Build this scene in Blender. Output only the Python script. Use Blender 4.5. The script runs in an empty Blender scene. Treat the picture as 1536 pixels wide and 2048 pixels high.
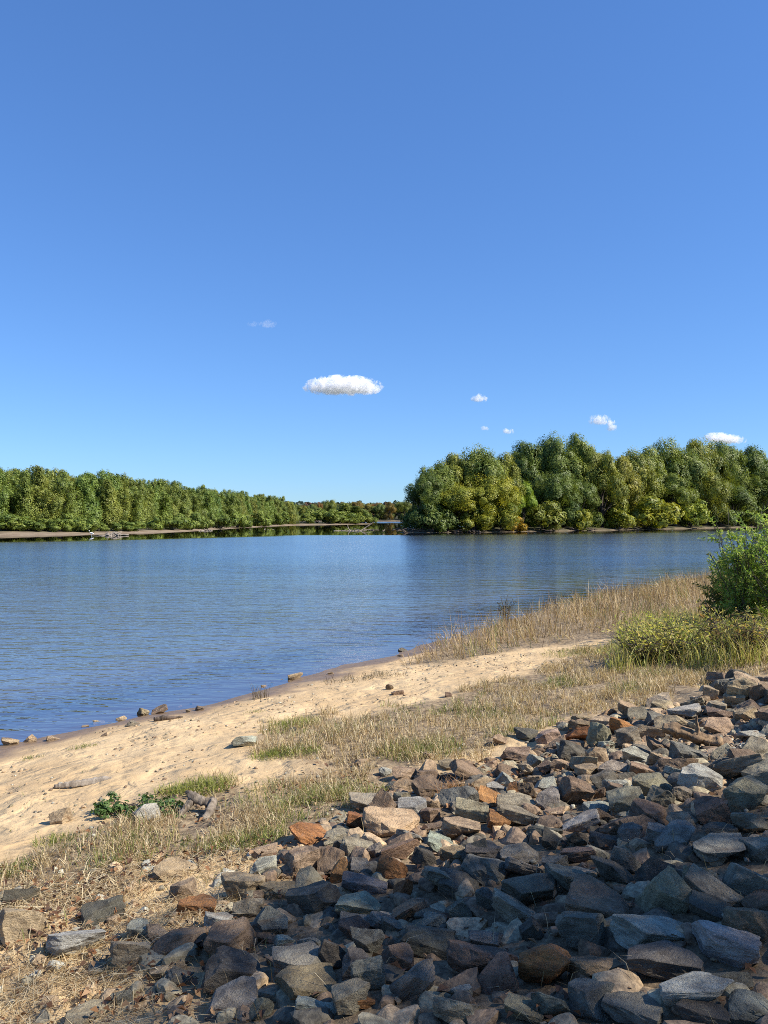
import bpy, bmesh, math, random
import numpy as np
from mathutils import Vector, noise as mnoise

# ------------------------------------------------------------------ camera, sky, sun, exposure
S = bpy.context.scene
C = S.collection
F = 1590.0                      # focal length in pixels of the 1536 x 2048 photograph
PITCH = math.atan(12 / F)
CAM = np.array([0.0, 0.0, 3.3])
cd = bpy.data.cameras.new('camera')
cam = bpy.data.objects.new('camera', cd); C.objects.link(cam)
cam.location = CAM
cam.rotation_euler = (math.pi / 2 + PITCH, 0, 0)
cd.sensor_fit = 'VERTICAL'; cd.sensor_height = 24; cd.lens = 24 * F / 2048
cd.clip_start = 0.05; cd.clip_end = 30000
S.camera = cam

SUN_EL = math.radians(42)
sv = np.array([0.96, -0.26]); sv /= np.linalg.norm(sv)
TO_SUN = np.array([sv[0] * math.cos(SUN_EL), sv[1] * math.cos(SUN_EL), math.sin(SUN_EL)])
w = bpy.data.worlds.new('World'); S.world = w; w.use_nodes = True
nt = w.node_tree; nt.nodes.clear()
out = nt.nodes.new('ShaderNodeOutputWorld'); bg = nt.nodes.new('ShaderNodeBackground')
sky = nt.nodes.new('ShaderNodeTexSky'); sky.sky_type = 'NISHITA'; sky.sun_disc = False
sky.sun_elevation = SUN_EL
sky.sun_rotation = math.atan2(TO_SUN[0], TO_SUN[1])
sky.air_density = 1.0; sky.dust_density = 0.0; sky.ozone_density = 1.0; sky.altitude = 0
hs = nt.nodes.new('ShaderNodeHueSaturation'); hs.inputs['Saturation'].default_value = 1.15
bg.inputs['Strength'].default_value = 0.104
gm = nt.nodes.new('ShaderNodeGamma'); gm.inputs['Gamma'].default_value = 0.7      # the phone's soft tone curve
wb = nt.nodes.new('ShaderNodeMix'); wb.data_type = 'RGBA'; wb.blend_type = 'MULTIPLY'; wb.inputs[0].default_value = 1; wb.inputs[7].default_value = (.64, 1.04, 1.71, 1)
nt.links.new(sky.outputs[0], gm.inputs['Color']); nt.links.new(gm.outputs[0], hs.inputs['Color']); nt.links.new(hs.outputs[0], wb.inputs[6]); nt.links.new(wb.outputs[2], bg.inputs['Color']); nt.links.new(bg.outputs[0], out.inputs['Surface'])

sl = bpy.data.lights.new('sun', 'SUN'); sl.energy = 5.0; sl.angle = math.radians(0.53); sl.color = (1.0, 0.93, 0.82)
so = bpy.data.objects.new('sun', sl); C.objects.link(so)
so.rotation_euler = Vector(TO_SUN).to_track_quat('Z', 'Y').to_euler()
so.location = (30, -10, 40)

S.view_settings.view_transform = 'Standard'; S.view_settings.look = 'None'
S.view_settings.exposure = 0.68; S.view_settings.gamma = 1.0; S.view_settings.use_curve_mapping = False
S.render.engine = 'CYCLES'
cy = S.cycles
cy.max_bounces = 18; cy.diffuse_bounces = 3; cy.glossy_bounces = 3; cy.transmission_bounces = 4
cy.transparent_max_bounces = 12; cy.volume_bounces = 16; cy.use_denoising = False
cy.sample_clamp_indirect = 4.0; cy.sample_clamp_direct = 3.0
cy.pixel_filter_type = 'BLACKMAN_HARRIS'; cy.filter_width = 0.95
cy.denoising_input_passes = 'RGB_ALBEDO_NORMAL'; cy.denoising_prefilter = 'ACCURATE'
cy.caustics_reflective = False; cy.caustics_refractive = False

rng = np.random.default_rng(11)
random.seed(5)

# ------------------------------------------------------------------ small helpers
def nrm(v):
    return v / np.maximum(np.linalg.norm(v, axis=-1, keepdims=True), 1e-9)

def _hash(ix, iy, seed):
    h = (ix.astype(np.int64) * 374761393 + iy.astype(np.int64) * 668265263 + seed * 2147483647) & 0x7fffffff
    h = ((h ^ (h >> 13)) * 1274126177) & 0x7fffffff
    h = h ^ (h >> 16)
    return (h & 0xffff) / 65535.0

def vnoise(x, y, scale, seed=0):
    """value noise 0..1, cell size = scale metres"""
    x = np.asarray(x, float) / scale; y = np.asarray(y, float) / scale
    ix = np.floor(x); iy = np.floor(y); fx = x - ix; fy = y - iy
    fx = fx * fx * (3 - 2 * fx); fy = fy * fy * (3 - 2 * fy)
    a = _hash(ix, iy, seed); b = _hash(ix + 1, iy, seed); c = _hash(ix, iy + 1, seed); d = _hash(ix + 1, iy + 1, seed)
    return (a * (1 - fx) + b * fx) * (1 - fy) + (c * (1 - fx) + d * fx) * fy

def sstep(a, b, x):
    t = np.clip((np.asarray(x, float) - a) / (b - a), 0, 1)
    return t * t * (3 - 2 * t)

def poly_sd(x, y, P, closed=True):
    """signed distance, positive inside the polygon"""
    P = np.asarray(P, float); x = np.asarray(x, float); y = np.asarray(y, float)
    d2 = np.full(x.shape, 1e18); ins = np.zeros(x.shape, bool)
    n = len(P)
    for i in range(n):
        ax, ay = P[i]; bx, by = P[(i + 1) % n]
        ex, ey = bx - ax, by - ay
        t = np.clip(((x - ax) * ex + (y - ay) * ey) / (ex * ex + ey * ey + 1e-12), 0, 1)
        d2 = np.minimum(d2, (x - ax - t * ex) ** 2 + (y - ay - t * ey) ** 2)
        cond = (ay > y) != (by > y)
        with np.errstate(divide='ignore', invalid='ignore'):
            xi = ax + (y - ay) * ex / (ey if abs(ey) > 1e-12 else 1e-12)
        ins ^= cond & (x < xi)
    d = np.sqrt(d2)
    return np.where(ins, d, -d)

def mesh_np(name, V, faces, cols=None, smooth=False, mat=None, attrs=None, normals=None):
    """faces: int array (N,k)"""
    me = bpy.data.meshes.new(name)
    V = np.asarray(V, np.float32); faces = np.asarray(faces, np.int32)
    n, k = faces.shape
    me.vertices.add(len(V)); me.vertices.foreach_set('co', V.ravel())
    me.loops.add(n * k); me.loops.foreach_set('vertex_index', faces.ravel())
    me.polygons.add(n)
    me.polygons.foreach_set('loop_start', np.arange(0, n * k, k, dtype=np.int32))
    me.polygons.foreach_set('loop_total', np.full(n, k, np.int32))
    me.polygons.foreach_set('use_smooth', np.full(n, bool(smooth)))
    if cols is not None:
        a = me.color_attributes.new('Col', 'FLOAT_COLOR', 'POINT')
        c4 = np.ones((len(V), 4), np.float32); c4[:, :3] = cols
        a.data.foreach_set('color', c4.ravel())
    for an, av in (attrs or {}).items():
        a = me.attributes.new(an, 'FLOAT', 'POINT'); a.data.foreach_set('value', np.asarray(av, np.float32))
    if mat: me.materials.append(mat)
    me.update(calc_edges=True)
    if normals is not None: me.normals_split_custom_set_from_vertices(normals.tolist())
    return me

def put(name, me, parent=None, loc=(0, 0, 0), rot=(0, 0, 0), scale=(1, 1, 1), color=None):
    o = bpy.data.objects.new(name, me); C.objects.link(o)
    o.location = loc; o.rotation_euler = rot; o.scale = scale
    if parent is not None: o.parent = parent
    if color is not None: o.color = (*color, 1)
    return o

def tag(o, label, cat=None, group=None, kind=None):
    o['label'] = label
    if cat: o['category'] = cat
    if group: o['group'] = group
    if kind: o['kind'] = kind
    return o

def ray(px, py):
    u = (px - 768) / F; v = (1024 - py) / F
    c, s = math.cos(PITCH), math.sin(PITCH)
    return np.array([u, c - v * s, s + v * c])

# ------------------------------------------------------------------ land shape
NEAR = [(-400, -420), (-60, -62), (-20, -26.5), (-10.5, -2.8), (-8.6, 4.9), (-5.6, 11.56), (-3.8, 13.5), (-2.05, 15.7), (-0.6, 18.2), (1.06, 20.6), (3.2, 24.2),
        (6.1, 29.3), (11.0, 35.5), (17.3, 42), (30, 52), (60, 62), (150, 75), (400, 60), (400, -420)]
LEFT = [(-700, 60), (-160, 128), (-110, 139), (-72, 146), (-60, 158), (-50, 181), (-47, 200), (-49, 219), (-46, 276), (-43, 330), (-38, 375), (-22, 402), (-9, 430),
        (-4, 445), (-14, 470), (-60, 560), (-300, 700), (-700, 800)]
ISLE = [(3, 178), (10, 180), (27, 187), (47, 203), (66, 219), (100, 252), (140, 291), (300, 400), (500, 520), (500, 700), (300, 560), (120, 400), (40, 280), (9, 205)]

def far_shore(x):
    return 745 + 30 * (vnoise(x, x * 0, 160, 7) - 0.5) + 0.02 * np.abs(x)

def land(x, y):
    x = np.asarray(x, float); y = np.asarray(y, float)
    sn = poly_sd(x, y, NEAR); sl_ = poly_sd(x, y, LEFT); si = poly_sd(x, y, ISLE)
    sf = y - far_shore(x)
    return sn, sl_, si, sf

def gz(x, y, full=False):
    x = np.atleast_1d(np.asarray(x, float)); y = np.atleast_1d(np.asarray(y, float))
    sn, sl_, si, sf = land(x, y)
    near_m = sstep(60, 20, np.hypot(x, y))
    sn2 = sn + near_m * (0.5 * (vnoise(x, y, 1.6, 3) - 0.5) + 0.18 * (vnoise(x, y, 0.5, 4) - 0.5))
    zn = np.interp(sn2, [-60, -30, -8, -3, 0, 1, 2.5, 4, 6.85, 9, 11.4, 14, 30, 100], [-4, -3, -1.2, -0.42, 0, .13, .29, .43, .75, 1.1, 1.58, 1.9, 2.5, 5])
    rise = sstep(0.6, 2.5, sn)
    zn = zn + near_m * rise * (0.07 * (vnoise(x, y, 1.3, 5) - .5) + 0.045 * (vnoise(x, y, 0.42, 6) - .5) + 0.02 * (vnoise(x, y, 0.2, 8) - .5))
    mound = 0.22 * np.exp(-((x - 4.9) ** 2 + (y - 9.7) ** 2) / 1.6)
    zn = zn + mound
    sl2 = sl_ + 3 * (vnoise(x, y, 14, 31) - .5)
    zl = np.interp(sl2, [-40, -10, 0, 5, 14, 60, 300], [-3.5, -1, 0, .35, .9, 1.6, 5])
    zi = np.interp(si + 2 * (vnoise(x, y, 9, 32) - .5), [-40, -10, 0, 2, 10, 60, 200], [-3.5, -1, 0, .5, 1.1, 2.0, 4])
    hill = np.interp(sf, [-60, -20, 0, 15, 60, 500, 1400, 2600, 6000], [-4, -1.5, 0, .9, 3, 10, 30, 34, 30])
    hill = np.where(sf > 30, hill * (0.75 + 0.5 * vnoise(x, y, 420, 33)) + 6 * (vnoise(x, y, 190, 34) - .5) * sstep(100, 600, sf), hill)
    lh = 17 * sstep(60, 330, sl_) * sstep(-60, -170, x)       # low ridge behind the left wood
    z = np.maximum(np.maximum(zn, zl + lh), np.maximum(zi, hill))
    if full: return z, sn, sl_, si, sf
    return z

def hit(px, py):
    d = ray(px, py)
    t = np.concatenate([np.linspace(1.5, 30, 1400), np.linspace(30, 1000, 2500)])
    P = CAM[None] + t[:, None] * d[None]
    below = P[:, 2] < np.maximum(gz(P[:, 0], P[:, 1]), 0)
    i = int(np.argmax(below)) if below.any() else len(t) - 1
    return P[i]

def hits(pts):
    return [tuple(hit(*p)[:2]) for p in pts]

# ------------------------------------------------------------------ materials
def new_mat(name):
    m = bpy.data.materials.new(name); m.use_nodes = True
    nt = m.node_tree; nt.nodes.clear()
    o = nt.nodes.new('ShaderNodeOutputMaterial')
    return m, nt, o

class N:
    """tiny node-writing helper"""
    def __init__(s, nt): s.nt = nt
    def n(s, t, **kw):
        nd = s.nt.nodes.new(t)
        for k, v in kw.items():
            if k.startswith('in_'):
                key = k[3:]; key = int(key) if key.isdigit() else key
                if hasattr(v, 'is_linked'): s.nt.links.new(v, nd.inputs[key])
                else: nd.inputs[key].default_value = v
            else: setattr(nd, k, v)
        return nd
    def link(s, a, b): s.nt.links.new(a, b)
    def math(s, op, a, b=0.0, c=0.0, clamp=False):
        nd = s.nt.nodes.new('ShaderNodeMath'); nd.operation = op; nd.use_clamp = clamp
        for i, v in enumerate((a, b, c)):
            if hasattr(v, 'is_linked'): s.nt.links.new(v, nd.inputs[i])
            else: nd.inputs[i].default_value = v
        return nd.outputs[0]
    def mix(s, f, a, b, mode='MIX'):
        nd = s.nt.nodes.new('ShaderNodeMix'); nd.data_type = 'RGBA'; nd.blend_type = mode
        for k, v in ((0, f), (6, a), (7, b)):
            if hasattr(v, 'is_linked'): s.nt.links.new(v, nd.inputs[k])
            else: nd.inputs[k].default_value = v if k == 0 else (*v, 1) if len(v) == 3 else v
        return nd.outputs[2]
    def noise(s, vec, scale, detail=4, rough=.6, dist=0):
        nd = s.n('ShaderNodeTexNoise'); nd.inputs['Scale'].default_value = scale; nd.inputs['Detail'].default_value = detail
        nd.inputs['Roughness'].default_value = rough; nd.inputs['Distortion'].default_value = dist
        if vec is not None: s.link(vec, nd.inputs['Vector'])
        return nd.outputs['Fac']
    def ramp(s, f, lo, hi):
        nd = s.n('ShaderNodeMapRange'); nd.interpolation_type = 'SMOOTHSTEP'
        s.link(f, nd.inputs['Value']); nd.inputs['From Min'].default_value = lo; nd.inputs['From Max'].default_value = hi
        return nd.outputs['Result']
    def attr(s, name):
        nd = s.n('ShaderNodeAttribute'); nd.attribute_name = name
        return nd

def mat_ground():
    m, nt, o = new_mat('ground_sand_soil'); k = N(nt)
    pos = k.n('ShaderNodeNewGeometry').outputs['Position']
    wet = k.attr('wet').outputs['Fac']; soil = k.attr('soil').outputs['Fac']; green = k.attr('green').outputs['Fac']; rock = k.attr('rubble').outputs['Fac']; bank = k.attr('bank').outputs['Fac']
    n1 = k.noise(pos, 1.1, 5); n2 = k.noise(pos, 9, 6, .65); n3 = k.noise(pos, 70, 4, .7)
    sand = k.mix(k.ramp(n1, .3, .7), (.50, .35, .185), (.63, .46, .255))
    sand = k.mix(k.math('MULTIPLY', k.ramp(n2, .5, .75), .45), sand, (.42, .28, .155))
    sand = k.mix(k.math('MULTIPLY', k.ramp(n3, .58, .72), .5), sand, (.30, .21, .13))
    sand = k.mix(k.math('MULTIPLY', k.ramp(n3, .42, .3), .35), sand, (.70, .56, .38))
    wetc = k.mix(k.ramp(n2, .3, .7), (.17, .115, .07), (.24, .165, .10))
    c = k.mix(wet, sand, wetc)
    soilc = k.mix(k.ramp(k.noise(pos, 14, 6, .7), .35, .65), (.115, .08, .05), (.36, .27, .16))
    c = k.mix(k.math('MULTIPLY', soil, k.ramp(k.math('ADD', n2, k.math('MULTIPLY', soil, .3)), .45, .7)), c, soilc)
    rc = k.mix(k.ramp(k.noise(pos, 26, 5, .7), .35, .65), (.07, .052, .036), (.24, .18, .115))
    c = k.mix(rock, c, rc)
    bk = k.mix(k.ramp(k.noise(pos, .35, 4), .35, .65), (.20, .145, .095), (.29, .225, .15))
    c = k.mix(bank, c, bk)
    gc = k.mix(k.ramp(k.noise(pos, .5, 5, .7), .35, .65), (.03, .032, .016), (.085, .08, .035))  # dark leaf mould of the far woods, partly tree shade put into colour
    c = k.mix(green, c, gc)
    b = k.n('ShaderNodeBsdfPrincipled'); k.link(c, b.inputs['Base Color'])
    k.link(k.math('SUBTRACT', .95, k.math('MULTIPLY', wet, .45)), b.inputs['Roughness'])
    b.inputs['Specular IOR Level'].default_value = .25
    h = k.math('ADD', k.math('ADD', k.math('MULTIPLY', k.ramp(k.noise(pos, 3.1, 3, .5, .6), .25, .55), .03), k.math('MULTIPLY', k.noise(pos, 8, 5, .65), .026)), k.math('MULTIPLY', n3, .006))
    vo = k.n('ShaderNodeTexVoronoi'); vo.feature = 'SMOOTH_F1'; vo.inputs['Scale'].default_value = 3.4; vo.inputs['Randomness'].default_value = 1.0
    wv = k.n('ShaderNodeVectorMath', operation='ADD'); k.link(pos, wv.inputs[0]); nz = k.n('ShaderNodeTexNoise'); nz.inputs['Scale'].default_value = 4; k.link(pos, nz.inputs['Vector'])
    sc = k.n('ShaderNodeVectorMath', operation='SCALE'); sc.inputs['Scale'].default_value = .16; k.link(nz.outputs['Color'], sc.inputs[0]); k.link(sc.outputs[0], wv.inputs[1]); k.link(wv.outputs[0], vo.inputs['Vector'])
    foot = k.math('MULTIPLY', k.math('MULTIPLY', k.ramp(vo.outputs['Distance'], .1, .42), .035), k.ramp(k.noise(pos, .8, 3), .4, .58))
    h = k.math('ADD', h, foot)
    bm = k.n('ShaderNodeBump'); bm.inputs['Strength'].default_value = .8; bm.inputs['Distance'].default_value = 1.0
    k.link(k.math('MULTIPLY', h, k.math('SUBTRACT', 1.0, k.math('MULTIPLY', wet, .75))), bm.inputs['Height']); k.link(bm.outputs[0], b.inputs['Normal'])
    k.link(b.outputs[0], o.inputs['Surface'])
    return m

def mat_water():
    m, nt, o = new_mat('lake_water'); k = N(nt)
    pos = k.n('ShaderNodeNewGeometry').outputs['Position']
    amp = k.attr('ruffle').outputs['Fac']; dep = k.attr('depth').outputs['Fac']; lee = k.attr('lee').outputs['Fac']
    def mp(sx, sy, rz):
        nd = k.n('ShaderNodeMapping'); nd.inputs['Scale'].default_value = (sx, sy, 1); nd.inputs['Rotation'].default_value = (0, 0, rz)
        k.link(pos, nd.inputs['Vector']); return nd.outputs[0]
    a = k.noise(mp(.6, 2.1, .12), 1.0, 2, .5, .3)       # long low ripples running to the beach
    b_ = k.noise(mp(2.6, 6.5, -.25), 1.0, 2, .5, .2)        # short wind ripples
    c_ = k.noise(mp(6, 8, .3), 1.0, 2, .5)
    big = k.ramp(k.noise(mp(.05, .11, .2), 1.0, 3), .25, .75)      # gusts: rougher and calmer patches
    gust = k.math('ADD', .55, k.math('MULTIPLY', big, .8))
    lane = k.math('ADD', .45, k.math('MULTIPLY', k.ramp(k.noise(mp(.012, .07, .05), 1.0, 4, .6), .3, .7), 1.0))
    h = k.math('MULTIPLY', k.math('MULTIPLY', a, .058), lane)
    h2 = k.math('ADD', k.math('MULTIPLY', b_, .026), k.math('MULTIPLY', c_, .007))
    h2 = k.math('MULTIPLY', h2, k.math('MULTIPLY', gust, k.math('SUBTRACT', 1.0, k.math('MULTIPLY', lee, .55))))
    h = k.math('MULTIPLY', k.math('ADD', h, h2), amp)
    bm = k.n('ShaderNodeBump'); bm.inputs['Strength'].default_value = 1; bm.inputs['Distance'].default_value = 1
    k.link(h, bm.inputs['Height'])
    body = k.mix(k.ramp(dep, 0.0, .9), (.19, .15, .105), (.145, .155, .128))
    df = k.n('ShaderNodeBsdfDiffuse'); k.link(body, df.inputs['Color'])
    tr = k.n('ShaderNodeBsdfTransparent'); tr.inputs['Color'].default_value = (.8, .72, .58, 1)
    m1 = k.n('ShaderNodeMixShader'); k.link(k.ramp(dep, 0.0, .62), m1.inputs[0]); k.link(tr.outputs[0], m1.inputs[1]); k.link(df.outputs[0], m1.inputs[2])
    gl = k.n('ShaderNodeBsdfGlossy'); k.link(k.attr('chop').outputs['Fac'], gl.inputs['Roughness']); k.link(bm.outputs[0], gl.inputs['Normal'])
    fr = k.n('ShaderNodeFresnel'); fr.inputs['IOR'].default_value = 1.333; k.link(bm.outputs[0], fr.inputs['Normal'])
    m2 = k.n('ShaderNodeMixShader'); dist = k.n('ShaderNodeVectorMath', operation='LENGTH'); k.link(pos, dist.inputs[0])
    k.link(k.math('MULTIPLY', fr.outputs[0], k.math('ADD', .64, k.math('MULTIPLY', k.ramp(dist.outputs['Value'], 14.0, 70.0), .36))), m2.inputs[0]); k.link(m1.outputs[0], m2.inputs[1]); k.link(gl.outputs[0], m2.inputs[2])
    k.link(m2.outputs[0], o.inputs['Surface'])
    return m

def mat_rock():
    m, nt, o = new_mat('broken_stone'); k = N(nt)
    tc = k.n('ShaderNodeTexCoord').outputs['Object']
    oi = k.n('ShaderNodeObjectInfo')
    rnd = oi.outputs['Random']
    off = k.n('ShaderNodeVectorMath', operation='ADD'); k.link(tc, off.inputs[0])
    cmb = k.n('ShaderNodeCombineXYZ'); k.link(k.math('MULTIPLY', rnd, 37), cmb.inputs[0]); k.link(k.math('MULTIPLY', rnd, 91), cmb.inputs[1]); k.link(cmb.outputs[0], off.inputs[1])
    v = off.outputs[0]
    base = oi.outputs['Color']
    n1 = k.noise(v, 1.6, 6, .65, .6); n2 = k.noise(v, 6, 6, .7); n3 = k.noise(v, 24, 4, .75)
    st = k.n('ShaderNodeMapping'); st.inputs['Scale'].default_value = (1.3, 1.3, 3.6); k.link(v, st.inputs['Vector'])
    n4 = k.noise(st.outputs[0], 1.5, 5, .65, .5)
    c = k.mix(k.ramp(n1, .32, .68), k.mix(1, base, (.55, .52, .50), 'MULTIPLY'), k.mix(1, base, (1.35, 1.32, 1.25), 'MULTIPLY'))
    c = k.mix(k.math('MULTIPLY', k.ramp(n4, .5, .66), .55), c, k.mix(1, base, (1.45, 1.5, 1.5), 'MULTIPLY'))
    c = k.mix(k.math('MULTIPLY', k.ramp(n4, .45, .3), .6), c, k.mix(1, base, (.45, .43, .42), 'MULTIPLY'))
    # rust stain and pale crust with shapes of their own
    rn = k.ramp(k.noise(v, 1.3, 5, .6, .8), .56, .70)
    c = k.mix(k.math('MULTIPLY', rn, k.math('MULTIPLY', k.ramp(rnd, .2, .9), .5)), c, (.28, .15, .07))
    c = k.mix(k.math('MULTIPLY', k.ramp(n2, .60, .72), .5), c, (.42, .40, .35))
    c = k.mix(k.math('MULTIPLY', k.ramp(n3, .55, .66), .5), c, (.06, .052, .045))
    c = k.mix(k.math('MULTIPLY', k.ramp(k.noise(v, 40, 3, .7), .6, .68), .45), c, (.5, .47, .41))
    b = k.n('ShaderNodeBsdfPrincipled'); k.link(c, b.inputs['Base Color'])
    b.inputs['Roughness'].default_value = .78; b.inputs['Specular IOR Level'].default_value = .35
    h = k.math('ADD', k.math('MULTIPLY', n2, .5), k.math('ADD', k.math('MULTIPLY', n3, .16), k.math('MULTIPLY', n4, .22)))
    bm = k.n('ShaderNodeBump'); bm.inputs['Strength'].default_value = 1.0; bm.inputs['Distance'].default_value = .07
    k.link(h, bm.inputs['Height']); k.link(bm.outputs[0], b.inputs['Normal'])
    k.link(b.outputs[0], o.inputs['Surface'])
    return m

def mat_leaf(name, trans=.35, rough=.5):
    m, nt, o = new_mat(name); k = N(nt)
    col = k.attr('Col').outputs['Color']; oi = k.n('ShaderNodeObjectInfo')
    c = k.mix(1, col, oi.outputs['Color'], 'MULTIPLY')
    b = k.n('ShaderNodeBsdfPrincipled'); k.link(c, b.inputs['Base Color']); b.inputs['Roughness'].default_value = rough
    b.inputs['Specular IOR Level'].default_value = .3
    t = k.n('ShaderNodeBsdfTranslucent'); k.link(k.mix(1, c, (1.25, 1.2, .7), 'MULTIPLY'), t.inputs['Color'])
    mx = k.n('ShaderNodeMixShader'); mx.inputs[0].default_value = trans
    k.link(b.outputs[0], mx.inputs[1]); k.link(t.outputs[0], mx.inputs[2]); k.link(mx.outputs[0], o.inputs['Surface'])
    return m

def mat_bark(name, c1, c2):
    m, nt, o = new_mat(name); k = N(nt)
    tc = k.n('ShaderNodeTexCoord').outputs['Object']
    mp = k.n('ShaderNodeMapping'); mp.inputs['Scale'].default_value = (1, 1, .3); k.link(tc, mp.inputs['Vector'])
    n1 = k.noise(mp.outputs[0], 14, 6, .7)
    c = k.mix(k.ramp(n1, .35, .65), c1, c2)
    b = k.n('ShaderNodeBsdfPrincipled'); k.link(c, b.inputs['Base Color']); b.inputs['Roughness'].default_value = .9
    bm = k.n('ShaderNodeBump'); bm.inputs['Strength'].default_value = .8; bm.inputs['Distance'].default_value = .02
    k.link(n1, bm.inputs['Height']); k.link(bm.outputs[0], b.inputs['Normal'])
    k.link(b.outputs[0], o.inputs['Surface'])
    return m

def mat_plain(name, col, rough=.7):
    m, nt, o = new_mat(name); k = N(nt)
    tc = k.n('ShaderNodeTexCoord').outputs['Object']
    c = k.mix(k.noise(tc, 8, 4), tuple(x * .85 for x in col), tuple(min(1, x * 1.1) for x in col))
    b = k.n('ShaderNodeBsdfPrincipled'); k.link(c, b.inputs['Base Color']); b.inputs['Roughness'].default_value = rough
    k.link(b.outputs[0], o.inputs['Surface'])
    return m

M_GROUND = mat_ground(); M_WATER = mat_water(); M_ROCK = mat_rock()
M_LEAF = mat_leaf('leaf', .28); M_SPRIG = mat_leaf('thin_leaf', .5); M_GRASS = mat_leaf('grass_blade', .3, .55); M_LITTER = mat_leaf('dead_leaf', .12, .7)
M_BARK = mat_bark('bark', (.035, .028, .022), (.11, .09, .07))
M_DRIFT = mat_bark('driftwood', (.16, .13, .10), (.36, .31, .25))
M_DRIFTD = mat_bark('dark_driftwood', (.05, .038, .028), (.15, .11, .08))

# ------------------------------------------------------------------ ground and water
def polar(rs, az):
    R, A = np.meshgrid(rs, az, indexing='ij')
    X = (R * np.sin(A)).ravel(); Y = (R * np.cos(A)).ravel()
    nr, na = len(rs), len(az)
    i = np.arange(nr - 1)[:, None] * na + np.arange(na - 1)[None]
    i = i.ravel()
    return X, Y, np.stack([i, i + 1, i + na + 1, i + na], 1)   # reversed below for upward normals

GRASS_A = hits([(500, 1512), (530, 1450), (620, 1432), (700, 1440), (780, 1418), (900, 1395), (1050, 1350), (1190, 1305), (1300, 1262), (1536, 1245), (1620, 1260), (1620, 1330), (1536, 1345), (1400, 1370),
                (1330, 1405), (1150, 1440), (1000, 1510), (850, 1535), (700, 1545), (600, 1520)])
GRASS_B = hits([(60, 1720), (150, 1690), (230, 1640), (330, 1575), (430, 1555), (500, 1600), (560, 1560), (700, 1530), (790, 1560), (740, 1605), (640, 1640), (560, 1665), (480, 1695), (300, 1712), (200, 1780), (90, 1800), (-60, 1790), (-60, 1745)])
TALL = hits([(830, 1328), (880, 1292), (960, 1262), (1100, 1213), (1200, 1195), (1420, 1158), (1640, 1128), (1640, 1250), (1420, 1250), (1250, 1272), (1100, 1292), (960, 1312), (880, 1330)])
YELL = hits([(1240, 1330), (1260, 1270), (1330, 1240), (1420, 1250), (1640, 1260), (1640, 1330), (1420, 1345), (1330, 1350)])
RIP = hits([(1640, 1352), (1440, 1372), (1380, 1410), (1150, 1450), (1010, 1520), (850, 1550), (700, 1625), (580, 1690), (540, 1760), (400, 1840), (330, 1930), (380, 2048), (420, 2300), (1750, 2300), (1750, 1400)])

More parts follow.
